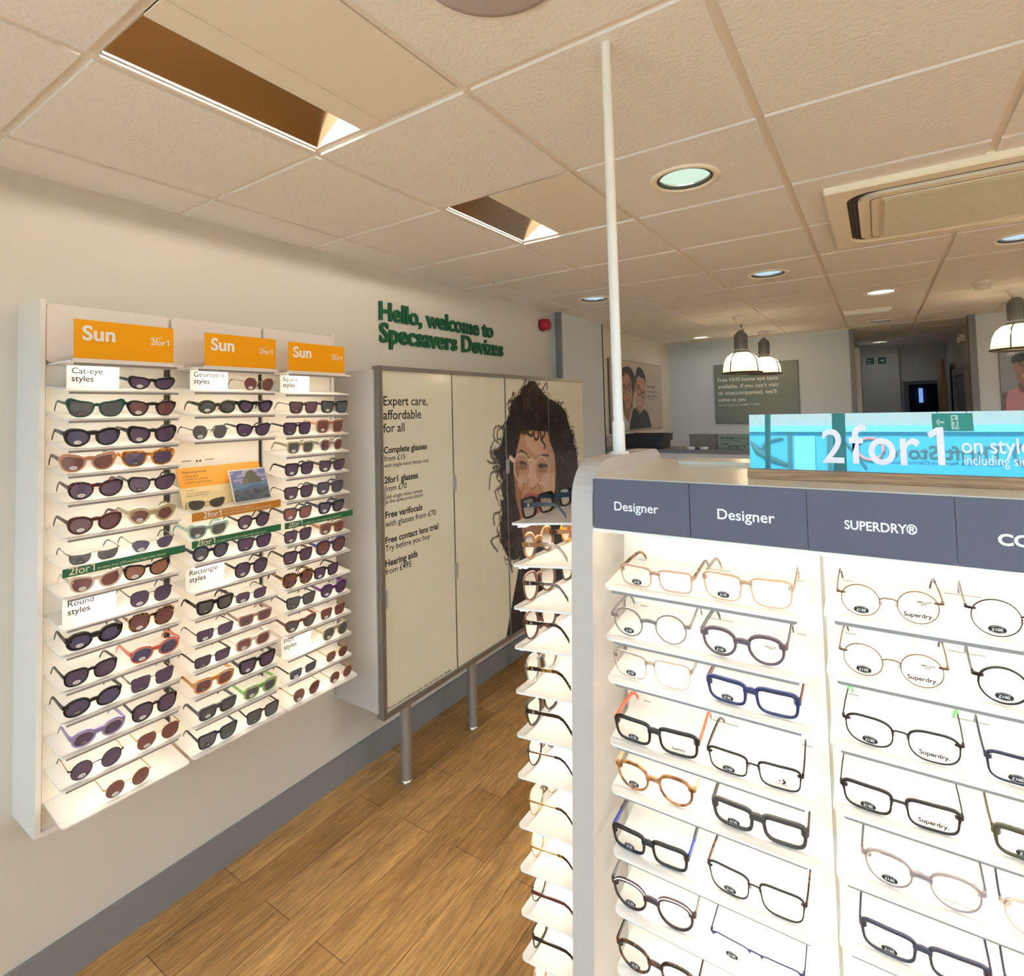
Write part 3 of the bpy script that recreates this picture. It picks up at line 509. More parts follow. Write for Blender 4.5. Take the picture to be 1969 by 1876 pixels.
g.box(0, .022, YF, YB, H-.002, H+.02); g.box(0, 2.09, YB-.022, YB, H-.002, H+.02)
g.obj('grid', grid_m, ceil)
struct(MB().box(-.1, XR+.1, YF-.1, 12.1, 2.93, 3.05).obj('ceiling_slab', dark_m))
# skirting, wall ends, boxed pipe
struct(MB().box(0, .015, YF, 4.10, 0, .135).obj('baseboard_left', skirt_m))
struct(MB().box(.015, 2.09, YB-.015, YB, 0, .135).obj('baseboard_back', skirt_m))
b = MB(); b.box(0.0005, .085, 4.12, 4.97, 0, H-.004); struct(b.obj('pillar', wall_cool))
struct(MB().box(.05, .10, 4.095, 4.125, 0, H-.006).obj('trim_1', grey_trim))
struct(MB().box(.066, .090, 4.966, 4.982, 0, H-.006).obj('trim_2', P('dark_trim', S(70, 70, 72), .6)))  # dark strip along the far corner of the boxing
struct(MB().box(2.06, 2.105, YB-.012, YB+.1, 0, H-.004).obj('trim_3', grey_trim))
struct(MB().box(3.075, 3.13, 6.965, 7.10, 0, H-.004).obj('trim_4', grey_trim))

# ------------------------------------------------------------------ front window and the street outside
frame_m = P('window_frame', S(88, 92, 88), .5)
w1 = struct(MB().box(.25, 6.1, YF-.12, YF-.02, .33, .40).obj('window_1', frame_m))
MB().box(.25, 6.1, YF-.10, YF-.04, 2.42, 2.5).obj('frame', frame_m, w1)
for x, w_ in ((.27, .03), (1.655, .012), (2.084, .036), (3.5, .036), (4.8, .03), (6.08, .03)):
    MB().box(x-w_, x+w_, YF-.10, YF-.02, .4, 2.42).obj('mullion', frame_m, w1)
MB().box(.25, 6.1, YF-.066, YF-.060, .4, 2.42).obj('pane', GLASSY('window_glass', (.97, .98, .97), (.9, .9, .9), .02), w1)
st = MB().box(-12, 16, -18, YF-.12, -.15, -.1).obj('street', P('paving', S(168, 164, 158), .9)); struct(st)
blue = P('shop_blue', S(30, 150, 214), .6); blue2 = P('shop_blue_pale', S(92, 178, 220), .6); teal = P('shop_trim', S(26, 74, 88), .6)
stone = P('shop_stone', S(150, 158, 160), .85)
sf = wthing('street_shopfront', 'bright blue charity shopfront across the street, mirrored in the teal sign', 'shopfront', (2.2, -8.2, 0))
MB().box(-8, 12, -12, -8.15, 0, 7).obj('facade', stone, sf)
MB().box(-4, 9, -8.16, -8.02, 2.62, 3.26).obj('sign_board', blue, sf)
MB().box(-4, 9, -8.16, -7.96, 3.26, 3.36).obj('cornice', blue2, sf)
MB().box(-4, 9, -8.16, -8.03, 0, 2.62).obj('shop_window', P('shop_glass_dark', S(36, 70, 76), .3), sf)
for x in (-1.6, 1.05, 1.62, 4.6): 
    MB().box(x-.03, x+.03, -8.05, -7.99, 0, 3.26).obj('pilaster', teal, sf)
MB().box(1.12, 1.42, -8.05, -8.0, 2.62, 3.2).obj('side_panel', blue2, sf)
b = MB(); b.tube([(.45, -8.0, 3.1), (.55, -8.0, 2.95), (.75, -8.0, 2.82), (1.0, -8.0, 2.72)], [.02, .06, .05, .03], 8); b.tube([(.6, -8.0, 2.95), (.7, -8.0, 3.1), (.95, -8.0, 3.16)], [.03, .03, .02], 8)
b.obj('painted_swirl', teal, sf)
b = MB(); b.tube([(1.75, -8.01, 3.18), (1.85, -8.01, 3.08), (1.98, -8.01, 2.92), (2.1, -8.01, 2.70)], [.02, .022, .022, .02], 8); b.obj('painted_swirl', teal, sf)
b = MB(); b.tube([(2.17+.17*math.cos(k*PI/10), -8.0, 3.0+.17*math.sin(k*PI/10)) for k in range(21)], .022, 8); b.obj('painted_ring', P('ring_pink', S(206, 120, 130), .6), sf)
b = MB(); b.tube([(3.95+.12*math.cos(k*PI/10), -8.0, 2.95+.14*math.sin(k*PI/10)) for k in range(21)], .02, 8); b.obj('painted_ring', teal, sf)
text('Thrift Store', (3.735, -8.012, 2.865), '+y', width=1.34, mat=P('shop_letter_grey', S(44, 48, 62), .6), parent=sf, bold=.02)
text('North Wilts & Newbury District Branch', (3.73, -8.012, 2.785), '+y', width=1.34, mat=P('shop_letter_blue', S(8, 48, 84), .6), parent=sf)
# ------------------------------------------------------------------ spectacles and sunglasses
SHAPES = {  # aspect, n top, n bottom, taper, outer lift, bridge height
 'round': (.93, 2.05, 2.0, 0, 0), 'oval': (.68, 2.15, 2.1, 0, .06), 'rect': (.62, 6.0, 3.4, .05, .03), 'rectlow': (.56, 6.0, 3.6, .04, .03),
 'rectround': (.68, 3.4, 3.0, .04, .02), 'roundrect': (.74, 3.0, 2.4, .05, .04), 'square': (.80, 5.2, 2.9, .08, .03), 'way': (.74, 6.0, 2.8, .13, .07),
 'squareround': (.88, 2.8, 2.2, .05, .04), 'panto': (.90, 2.5, 2.05, .08, 0), 'cat': (.72, 2.7, 2.05, .09, .24), 'ovalcat': (.74, 2.3, 2.0, .05, .16),
 'squarecat': (.78, 3.6, 2.2, .12, .12), 'flatcat': (.66, 4.4, 2.0, .14, .26), 'geocat': (.70, 3.2, 2.4, .14, .2), 'narrow': (.54, 3.0, 1.9, .14, .2),
 'hex': (.86, 1.9, 2.0, 0, .02), 'heart': (.74, 2.0, 1.8, .06, .2), 'halfcat': (.66, 6.0, 1.8, .06, .16), 'aviator': (.86, 3.0, 1.9, .03, 0)}
def outline(shape, a, b, n=56):
    asp, nt, nb, tp, lf = SHAPES[shape]; out = []
    if shape in ('hex', 'geocat'):
        K = [(1, .12), (.62, .96), (-.55, .9), (-1, .05), (-.62, -.92), (.5, -1)] if shape == 'hex' else [(1, .62), (.5, .98), (-.6, .72), (-.98, .25), (-.55, -.92), (.45, -1), (.92, .0)]
        pts = []
        m = len(K)
        for i in range(m):      # corner-rounded polygon
            p0, p1, p2 = Vector(K[i-1]), Vector(K[i]), Vector(K[(i+1) % m])
            for t in (0, .33, .67, 1):
                q0 = p1.lerp(p0, .38); q2 = p1.lerp(p2, .38)
                q = q0*(1-t)**2 + p1*2*t*(1-t) + q2*t*t
                pts.append((q.x*a, q.y*b))
        return pts[::-1] if False else pts
    for k in range(n):
        th = 2*PI*k/n; c, s_ = math.cos(th), math.sin(th); nn = nt if s_ > 0 else nb
        x = math.copysign(abs(c)**(2/(nn*.55+nt*.45)), c); y = math.copysign(abs(s_)**(2/nn), s_)
        if shape == 'aviator' and y < 0: x += .10*(-y); x *= 1 - .06*y*y
        if shape == 'halfcat': y = min(y, .42)
        x *= 1 + tp*y
        if x > 0: y += lf*1.5*x**1.5*(.55+.45*y)
        elif shape in ('cat', 'ovalcat', 'flatcat', 'narrow') and y > 0: y -= .14*(-x)*y
        if shape in ('panto', 'round', 'squareround') and x > .55 and y > 0: y += .06*(x-.55)
        out.append((x*a, y*b))
    return out
def T_(name, c, fac=.55, rough=.08): return GLASSY('acetate_'+name, tuple(min(1, .35+.65*x) for x in c), c, fac, rough)
FRAME = {
 'black': P('acetate_black', S(24, 24, 28), .16), 'green': P('acetate_green', S(16, 84, 70), .18), 'navy': P('acetate_navy', S(36, 42, 66), .22), 'navydark': P('acetate_navy_dark', S(20, 26, 46), .25), 'navyb': P('acetate_navy_blue', S(34, 46, 92), .3),
 'olive': P('acetate_olive', S(72, 70, 50), .2), 'burgundy': P('acetate_burgundy', S(84, 38, 42), .2), 'slate': P('acetate_slate', S(74, 76, 84), .22), 'charcoal': P('acetate_charcoal', S(62, 58, 56), .55),
 'cream': P('acetate_cream', S(232, 204, 188), .2), 'brownd': P('acetate_dark_brown', S(52, 36, 30), .2), 'brownr': P('acetate_red_brown', S(112, 70, 60), .25), 'violet': P('acetate_violet', S(72, 30, 96), .15),
 'indigo': P('acetate_indigo', S(62, 58, 96), .15), 'mauve': P('acetate_mauve', S(100, 84, 94), .35), 'gunmetal': P('metal_gunmetal', S(52, 48, 50), .35, .5), 'gold': P('metal_gold', S(206, 168, 112), .25, .85),
 'silver': P('metal_silver', S(176, 172, 166), .25, .85), 'bronze': P('metal_bronze', S(128, 104, 84), .3, .7), 'bluemet': P('metal_blue', S(54, 56, 96), .3, .4), 'orangeo': P('temple_orange', S(232, 104, 66), .35),
 'greenb': P('temple_green', S(84, 226, 92), .3), 'blueb': P('temple_blue', S(44, 62, 160), .3), 'tan': P('acetate_tan', S(204, 172, 128), .25), 'greytemple': T_('greytemple', S(126, 122, 124), .8),
 'peach': T_('peach', S(222, 160, 124), .72), 'champ': T_('champagne', S(226, 208, 164), .5), 'coral': T_('coral', S(236, 120, 104), .65), 'lilac': T_('lilac', S(186, 168, 226), .55), 'mint': T_('mint', S(190, 224, 212), .65),
 'clear': T_('clear', S(222, 208, 200), .2), 'clearpink': T_('clear_pink', S(226, 184, 168), .36), 'cleargrey': T_('clear_grey', S(160, 150, 148), .45), 'clearmauve': T_('clear_mauve', S(178, 162, 166), .5),
 'peachc': T_('clear_peach', S(232, 200, 172), .34), 'orange': T_('orange', S(244, 172, 92), .6), 'lime': T_('lime', S(152, 204, 112), .62), 'caramel': T_('caramel', S(166, 116, 74), .75),
 'amber': TORT('tort_amber', S(150, 84, 24), S(224, 150, 48), 60), 'tort': TORT('tort_mid', S(44, 28, 22), S(176, 118, 46), 90, .48, .62), 'tortd': TORT('tort_dark', S(34, 24, 22), S(120, 72, 40), 90, .5, .66),
 'tortl': TORT('tort_light', S(112, 66, 36), S(186, 126, 72), 80), 'tortred': TORT('tort_red', S(30, 28, 36), S(160, 44, 60), 160, .55, .64), 'greytort': TORT('tort_grey', S(46, 44, 46), S(150, 146, 144), 90, .46, .6),
 'burgblack': P('acetate_burgundy_black', S(58, 38, 44), .2), 'slatenavy': P('metal_slate_navy', S(62, 62, 78), .35, .2), 'amberclear': T_('amber_clear', S(214, 130, 40), .75), 'browngrad': TORT('brown_fade', S(70, 40, 28), S(214, 150, 100), 22, .4, .62),
}
def LENS(name, c, f): return GLASSY('lens_'+name, tuple(.32+.7*x for x in c), tuple(x*2.1 for x in c), f-.16, .03)
LENSES = {'purple': LENS('purple', S(84, 68, 96), .74), 'blue': LENS('blue', S(76, 74, 106), .74), 'grey': LENS('grey', S(84, 88, 92), .74), 'greyblue': LENS('grey_blue', S(84, 86, 104), .72),
 'brown': LENS('brown', S(112, 72, 72), .72), 'purpleb': LENS('purple_brown', S(104, 76, 88), .72), 'copper': LENS('copper', S(140, 98, 82), .68), 'pink': LENS('pink', S(146, 96, 98), .66), 'dark': LENS('dark', S(66, 62, 58), .85),
 'clear': GLASSY('lens_clear', (.985, .985, .985), (.95, .95, .95), .015)}
METALS = ('gold', 'silver', 'bronze', 'gunmetal', 'bluemet')
STK = {}
def sticker_mesh(kind):
    if kind not in STK:
        b = MB(); rx, ry = (.0095, .0056) if kind != 'disc' else (.008, .008)
        el = [(rx*math.cos(2*PI*k/24), ry*math.sin(2*PI*k/24)) for k in range(24)]
        b.prism(el, lambda u, v, w: (u, w, v), 0, .0004)
        fg = {'white': ink_grey, 'dark': ink_cream}.get(kind, ink_white if kind in ('130', '100') else ink_grey)
        bg_ = {'white': card_white, 'dark': ink_grey, 'disc': card_white}.get(kind, ink_black)
        body = '\u00a3100' if kind == '100' else '\u00a3130'
        me, x0, x1, y0, y1 = text_mesh(body, .02, 0, fg); b.cur = 1
        k = rx*1.15/(x1-x0)
        b.add([((v.co.x-(x0+x1)/2)*k, -.0003, (v.co.y-(y0+y1)/2)*k) for v in me.vertices], [list(p.vertices) for p in me.polygons])
        if kind in ('130', '100', 'disc'):
            arc = [(rx*.86*math.cos(t), ry*.86*math.sin(t)) for t in [PI*(.2+.6*i/10) for i in range(11)]]
            for sg in (1, -1):
                V = [(x, -.0003, sg*z) for x, z in arc] + [(x*.93, -.0003, sg*z*.93) for x, z in arc]
                b.add(V, [(i, i+1, 12+i, 11+i) for i in range(10)])
        STK[kind] = b.mesh('price_sticker', [bg_, fg])
    return STK[kind]
def eyewear(name, label, cat, loc, rz, Wd, shape, frame, lens, t, temple='-', tl=.115, group=None, sticker='white', brow=False, pads=False, top=None, stick2=None, zs=1.1, drop=.024, slope=0.0):
    """origin: midpoint under the front; front faces -Y, temples run to +Y"""
    root = thing(name, label, cat, loc, rz, group)
    root.rotation_euler.x = math.atan(slope)      # resting on the sloping shelf
    fm = FRAME[frame]; metal = frame in METALS or t < .0024
    bw = .10*Wd if not metal else .12*Wd; ep = .020*Wd if not metal else .032*Wd
    if shape == 'round': bw, ep = .155*Wd, .045*Wd
    elif shape == 'panto': bw, ep = .13*Wd, .034*Wd
    a = (Wd - bw - 2*ep - 4*t*.9)/4; bb = a*SHAPES[shape][0]*zs
    cx = bw/2 + t*.9 + a
    pts = outline(shape, a, bb)
    zc = -min(p[1] for p in pts) + t + .0008
    d = max(t*.95, .0018) if not metal else max(t*1.25, .0016)
    K = .55
    Yf = lambda x: K*x*x
    n = len(pts); ins, outs = [], []
    for i in range(n):
        p, q = Vector(pts[i-1]), Vector(pts[(i+1) % n]); tg = (q-p).normalized(); nm = Vector((tg.y, -tg.x))
        c = Vector(pts[i])
        if nm.dot(c) < 0: nm = -nm
        w = t
        if not metal:
            w = t*(1 + .35*max(0, c.y/bb) + (.7*max(0, c.x/a)**3*max(0, c.y/bb) if SHAPES[shape][4] > .1 else 0) - .12*max(0, -c.y/bb))
        elif shape in ('rect', 'square', 'roundrect') and frame == 'gunmetal': w = t*(1.5 if c.y > .3*bb else 1)
        ins.append(c); outs.append(c + nm*w)
    half = shape == 'rectlow'
    fb = MB()
    for sd in (1, -1):
        for grp in (0,):
            V = []
            for i in range(n):
                for (pp, yy) in ((ins[i], -d*.5), (ins[i]*.25+outs[i]*.75, -d*.5), (outs[i], -d*.2), (outs[i], d*.5), (ins[i], d*.5)):
                    X_ = sd*(cx+pp.x); V.append((X_, Yf(X_)+yy, zc+pp.y))
            F = []
            for i in range(n):
                j = (i+1) % n
                if half and (ins[i].y < bb*.5 or ins[j].y < bb*.5): continue
                for k in range(5):
                    l = (k+1) % 5; q = (i*5+k, j*5+k, j*5+l, i*5+l)
                    F.append(q if sd > 0 else q[::-1])
            fb.add(V, F, True)
    # bridge
    yb = .46*bb if shape not in ('round', 'panto', 'oval', 'heart', 'hex') else .22*bb
    if half: yb = .86*bb
    ib = min(range(n), key=lambda i: abs(pts[i][1]-yb) + (0 if pts[i][0] < 0 else 9))
    gx = cx + pts[ib][0]
    r_ = max(t*.75, .0011)
    fb.tube([(-gx, Yf(gx), zc+yb), (-gx*.45, Yf(0)-.0004, zc+yb+.13*bb), (gx*.45, Yf(0)-.0004, zc+yb+.13*bb), (gx, Yf(gx), zc+yb)], [r_*1.15, r_, r_, r_*1.15], 8)
    if not metal:
        fb.tube([(-gx*1.05, Yf(gx), zc+yb+r_*1.5), (0, Yf(0)-.0003, zc+yb+.15*bb+r_*1.3), (gx*1.05, Yf(gx), zc+yb+r_*1.5)], r_*1.1, 8)
    if shape == 'aviator':
        fb.tube([(-cx+a*.35, Yf(cx), zc+bb*1.0), (0, -.0004, zc+bb*1.02), (cx-a*.35, Yf(cx), zc+bb*1.0)], r_*.9, 8)
    # end pieces
    ye = (.55*bb if shape not in ('round', 'hex') else .38*bb) + SHAPES[shape][4]*bb*.9
    if half: ye = .8*bb
    ie = min(range(n), key=lambda i: abs(pts[i][1]-ye) + (0 if pts[i][0] > 0 else 9))
    xe = cx + pts[ie][0]; hh = max(t*.8, .0012)*(1.25 if not metal else 1.2)
    for sd in (1, -1):
        V = []
        for x, y0_, h in ((xe-t*.2, Yf(xe)-d*.5, hh), (Wd/2-.002, Yf(Wd/2)-d*.35, hh), (Wd/2, Yf(Wd/2)+.001, hh*.95), (Wd/2, Yf(Wd/2)+.006, hh*.85)):
            V += [(sd*x, y0_, zc+ye+h), (sd*x, y0_, zc+ye-h), (sd*(x-.0032), y0_+d*.9, zc+ye-h), (sd*(x-.0032), y0_+d*.9, zc+ye+h)]
        F = []
        for i in range(3):
            for k in range(4):
                q = (4*i+k, 4*i+(k+1) % 4, 4*i+4+(k+1) % 4, 4*i+4+k); F.append(q if sd > 0 else q[::-1])
        F += [(0, 1, 2, 3), (12, 15, 14, 13)]
        fb.add(V, F)
    fr = fb.obj('frame_front', fm, root)
    # lenses
    for sd in (-1, 1):
        lb = MB(); lp = [(p[0]*1.01, p[1]*1.01) for p in pts]
        V = []
        for y_ in (-.0004, .0008):
            V += [(sd*(cx+u), Yf(sd*(cx+u))+y_, zc+v) for u, v in lp]
            V.append((sd*cx, Yf(cx)+y_, zc))
        F = []
        for i in range(n):
            j = (i+1) % n; F.append((i, j, n) if sd > 0 else (j, i, n)); 
        if lens != 'clear':
            for i in range(n):
                j = (i+1) % n; F.append((n+1+j, n+1+i, 2*n+1) if sd > 0 else (n+1+i, n+1+j, 2*n+1))
        lb.add(V if lens != 'clear' else V[:n+1], F, True)
        lb.obj('lens', LENSES[lens], root)
    # temples
    zt = zc+ye
    tk = temple if temple != '-' else frame
    tipm = None
    if tk == 'greentip': tk, tipm = 'gunmetal', 'greenb'
    elif tk == 'goldtort': tk, tipm = 'bronze', 'tortd'
    elif tk == 'bluetip': tk, tipm = 'blueb', 'slate'
    tmet = tk in METALS
    hs = .0012 if tmet else max(.0026, min(.0052, t*.95))
    th = .0008 if tmet else .0012
    L = tl; y0_ = Yf(Wd/2)+.004
    dr = min(zt-.0075, drop+.006)
    prof = [(0, 0, 1.25), (.12, 0, 1.15), (.35, .0005, 1), (.62, .0, .95), (.74, -.001, .85), (.84, -.22*dr, .85), (.92, -.55*dr, 1.0), (1.0, -dr, 1.15)]
    for sd in (-1, 1):
        def strip(P_, hmin=0, wmul=1):
            mb = MB(); V = []
            for f_, dz, hm in P_:
                x = sd*(Wd/2-.0012-.005*f_**2); y = y0_+f_*(L-y0_); h = max(hs*hm, hmin); w_ = th*wmul
                V += [(x-w_, y, zt+dz+h), (x+w_, y, zt+dz+h), (x+w_, y, zt+dz-h), (x-w_, y, zt+dz-h)]
            m_ = len(P_); F = [(4*i+k, 4*i+(k+1) % 4, 4*i+4+(k+1) % 4, 4*i+4+k) for i in range(m_-1) for k in range(4)]
            F += [(3, 2, 1, 0), tuple(4*(m_-1)+k for k in range(4))]
            mb.add(V, F); return mb
        tp = strip(prof).obj('temple', FRAME[tk], root)
        if tipm or tmet:
            tip = prof[3:] if not (tipm in ('slate',)) else prof[2:]
            strip(tip, .0019 if tipm != 'slate' else hs*1.06, 1.45).obj('temple_tip', FRAME[tipm or ('black' if frame != 'gold' else 'tort')], tp)
    if pads:
        for sd in (-1, 1):
            pb = MB(); pb.lathe([(.0001, -.004), (.002, -.002), (.0024, 0), (.002, .002), (.0001, .004)], (sd*(gx-.002), .004, zc+yb-.3*bb), 10); pb.obj('nose_pad', GLASSY('nose_pad_clear', (.9, .9, .88), (.8, .75, .7), .35), root)
    if brow:
        bp = MB()
        for sd in (-1, 1):
            path = [(sd*(cx+outs[i].x), Yf(cx+outs[i].x)-d*.5-.0002, zc+outs[i].y-.0012) for i in sorted(range(n), key=lambda i: outs[i].x) if outs[i].y > .62*bb]
            bp.tube(path, .0009, 6)
        bp.obj('brow_line', ink_white, root)
    if sticker:
        so = link('price_sticker', sticker_mesh(sticker), root)
        so.location = (-cx + (.02*a), Yf(cx)-.0022, zc - bb*.60); so.rotation_euler = (0, 0, -2*K*cx*.9)
        if stick2:
            so2 = link('price_sticker', sticker_mesh(stick2), root); so2.location = (cx, Yf(cx)-.0022, zc-bb*.6); so2.rotation_euler = (0, 0, 2*K*cx*.9)
    root_info = (cx, zc, bb, a, Yf(cx))
    return root, root_info
# ------------------------------------------------------------------ lit wall display of sunglasses
wd = wthing('sunglasses_display', 'tall white wall display with three lit columns of sunglasses shelves', 'display', (.1, 1.13, .6))
MB().prism(rrect(0.0, .2, .60, 2.20, .004, 2), XZ, .600, .614).obj('side_panel', case_m, wd)
MB().box(0, .2, 1.672, 1.684, .60, 2.20).obj('side_panel', case_m, wd)
MB().box(.160, .176, .616, 1.670, 2.0, 2.186).obj('header_backing', case_m, wd)
MB().box(0, .16, .614, 1.672, 2.17, 2.19).obj('top_panel', case_m, wd)
MB().box(0, .2, .614, 1.672, .60, .616).obj('bottom_panel', case_m, wd)
SLW = .14            # shelves rise towards the back
COLS = {1: (.622, .950), 2: (.982, 1.310), 3: (1.337, 1.665)}
for c, (y0, y1) in COLS.items():
    MB().prism(rrect(y0-.0035, y1+.0035, .616, 2.0, .004, 2), YZ, .176, .188).obj('back_panel', panel_m, wd)
    MB().prism(rrect(y0-.006, y1+.012, 2.006, 2.188, .012, 4), YZ, .178, .198).obj('header_panel', case_m, wd)
    hz = HZ[c]
    MB().prism(rrect(.19, .345, y0, y1, .012, 4, (0, 1, 1, 0)), XY, hz-.005, hz).obj('header_shelf', shelf_m, wd)
    MB().box(.330, .334, y0+.02, y1-.02, hz-.0125, hz-.005).obj('channel', channel_m, wd)
    for k, z in enumerate(SZ[c]):
        last = k == len(SZ[c])-1
        a_, b_, xf = (y0-.006, y1+.012, .338) if last else (y0, y1, .330)
        if last: a_, b_ = y0, y1+.022
        s_ = MB().prism(rrect(.189, xf, a_, b_, .014, 4, (0, 1, 1, 0)), lambda u, v, w: (u, v, w+SLW*(xf-u)), z-.0045, z).obj('shelf', shelf_m, wd)
        if not last:
            MB().box(.3225, .3265, a_+.012, b_-.012, z-.0115, z-.0045).obj('channel', channel_m, s_)
    for z in [hz] + SZ[c][:-1]:
        MB().box(.308, .3205, y0+.034, y1-.034, z-.0075, z-.0052).obj('light_strip', LED, wd)
for ya, yb in ((.950, .982), (1.310, 1.337)):
    MB().box(.150, .172, ya+.004, yb-.004, .616, 2.0).obj('slot_post', dark_slot, wd)

def ordn(k): return ['', 'first', 'second', 'third', 'fourth', 'fifth', 'sixth', 'seventh', 'eighth', 'ninth', 'tenth', 'eleventh', 'twelfth', 'thirteenth', 'fourteenth', 'fifteenth'][k]
CN = {1: 'Cat-eye', 2: 'Geometric', 3: 'Square'}
for c, s_, y0, y1, shp, frm, ln, t, tmp, lab in WG:
    zz = SZ[c][s_-1] + SLW*.015 + .0018
    stk = random.choice(['white', 'white', 'white', 'dark'])
    nm = eyewear('sunglasses', f'{lab}, {ordn(s_)} shelf of {CN[c]} column', 'sunglasses', (.318, (y0+y1)/2, zz), PI/2 + random.uniform(-.03, .03), y1-y0, shp, frm, ln, t, tmp, .112, 'sunglasses on the wall display', stk, slope=SLW, zs=.92 if shp == 'squarecat' else 1.1)
    if 'lettered' in lab:
        text('ARC', (-(y1-y0)/2-.0016, .055, .0285), '-x', size=.009, mat=ink_white, parent=nm[0], bold=.03)

# signs and cards on the display
for c, (a_, b_), lab in ((1, (.640, .916), 'orange Sun sign above the Cat-eye column'), (2, (1.021, 1.295), 'orange Sun sign above the Geometric column'), (3, (1.353, 1.631), 'orange Sun sign above the Square column')):
    z0 = HZ[c]+.0004
    t_ = wthing('sun_sign', lab, 'sign', (.337, (a_+b_)/2, z0), 'orange header signs')
    MB().box(.335, .339, a_, b_, z0+.003, z0+.124).obj('sign_panel', amber_sign, t_)
    MB().box(.329, .343, a_-.002, b_+.002, z0, z0+.007).obj('holder', white_pl, t_)
    text('Sun', (.3394, a_+.02, z0+.064), '+x', width=.086, mat=ink_white, parent=t_, bold=.025)
    text('2for1', (.3394, b_-.07, z0+.064), '+x', width=.056, mat=ink_white, parent=t_, bold=.01)
    text('included in', (.3394, b_-.069, z0+.085), '+x', width=.034, mat=ink_white, parent=t_)
for c, k, y0, w_, body, lab in ((1, 0, .626, .138, ('Cat-eye', 'styles'), 'white Cat-eye styles card on the uppermost shelf'), (2, 0, .982, .136, ('Geometric', 'styles'), 'white Geometric styles card'), (3, 0, 1.334, .138, ('Square', 'styles'), 'white Square styles card'),
                            (1, 8, .621, .137, ('Round', 'styles'), 'white Round styles card partway down'), (2, 6, .967, .135, ('Rectangle', 'styles'), 'white Rectangle styles card partway down'), (3, 12, 1.330, .136, ('Pilot', 'styles'), 'white Pilot styles card near the bottom')):
    z0 = SZ[c][k] - .0
    t_ = wthing('style_card', lab + f' of the {CN[c]} column', 'card', (.29, y0+w_/2, z0), 'white style cards'); z0 += .0064; y0 += .012
    b = MB(); b.box(.288, .2895, y0, y0+w_, z0, z0+.0695); b.obj('card', card_white, t_)
    fs = .0255
    text(body[0], (.2899, y0+.013, z0+.046), '+x', size=fs, mat=ink_black, parent=t_, bold=.006)
    text(body[1], (.2899, y0+.013, z0+.022), '+x', size=fs, mat=ink_black, parent=t_, bold=.006)
for c, k, m_, lab, sub in ((1, 6, strip_green, 'long green two-for-one shelf strip in the Cat-eye column', 'on styles from \u00a370 including single-vision lenses'), (2, 4, strip_green, 'green two-for-one shelf strip in the Geometric column', 'on styles from \u00a3100 including single-vision lenses'),
                        (3, 6, strip_green, 'green two-for-one shelf strip in the Square column', 'on styles from \u00a3100 including single-vision lenses'), (2, 3, orange_strip, 'orange two-for-one shelf strip under the polarising card', None)):
    a_, b_ = COLS[c]; z = SZ[c][k]; hgt = .024 if sub else .029
    t_ = wthing('shelf_strip', lab, 'sign', (.333, (a_+b_)/2, z), 'two-for-one shelf strips')
    MB().box(.3308, .333, a_-.003, b_+.006, z-hgt+.002, z+.002).obj('strip', m_, t_)
    text('2for1', (.3334, a_+(.012 if sub else .035), z-hgt*.72), '+x', width=.064, mat=ink_cream if sub else ink_white, parent=t_, bold=.01)
    if sub: text(sub, (.3334, a_+.082, z-hgt*.66), '+x', width=.19, mat=ink_cream, parent=t_)
    else:
        text('from \u00a370 including sunglasses', (.3334, a_+.105, z-.009), '+x', width=.115, mat=ink_cream, parent=t_)
        text('with single-vision lenses to the same prescription', (.3334, a_+.105, z-.019), '+x', width=.19, mat=ink_cream, parent=t_)
# polarising lens demonstration on the fourth Geometric shelf
zp = SZ[2][3]+.0075
t_ = wthing('polarising_card', 'orange and cream polarising lenses card standing on the Geometric column shelf', 'card', (.27, 1.12, zp))
lean = lambda y, z, d=0: (.262+d-.05*(z-zp)/.13, y, z)
def lquad(y0, y1, z0, z1, d): 
    b = MB(); b.add([lean(y0, z0, d), lean(y1, z0, d), lean(y1, z1, d), lean(y0, z1, d), lean(y0, z0, d-.001), lean(y1, z0, d-.001), lean(y1, z1, d-.001), lean(y0, z1, d-.001)], [(0, 1, 2, 3), (7, 6, 5, 4), (0, 4, 5, 1), (2, 6, 7, 3), (1, 5, 6, 2), (0, 3, 7, 4)]); return b
lquad(.985, 1.300, zp+.0035, zp+.142, 0).obj('card', P('card_cream', S(248, 226, 170), .5), t_)
lquad(.985, 1.300, zp+.072, zp+.142, .0008).obj('orange_panel', P('card_orange', S(250, 176, 66), .5), t_)
tl_ = math.atan(.05/.13)
def ltext(s, y, z, w_, m_): text(s, (lean(y, z, .0014)[0], y, z), '+x', width=w_, mat=m_, parent=t_, tilt=-tl_*.999)
brn = P('ink_brown', S(96, 66, 30), .5)
ltext('Polarising lenses', 1.004, zp+.122, .085, brn)
for i, s in enumerate(('\u2022  Reduce glare', '\u2022  Provide UV protection', '\u2022  Great for daytime driving')): ltext(s, 1.004, zp+.109-.011*i, (.052, .085, .096)[i], brn)
ltext('Try me', 1.004, zp+.060, .025, brn); ltext('Pick up our polarising lens sample', 1.004, zp+.050, .085, brn); ltext('and take a look at the image', 1.004, zp+.042, .072, brn)
pf = wthing('picture_block', 'small acrylic block with a sea and rock picture beside the polarising card', 'picture', (.29, 1.22, zp))
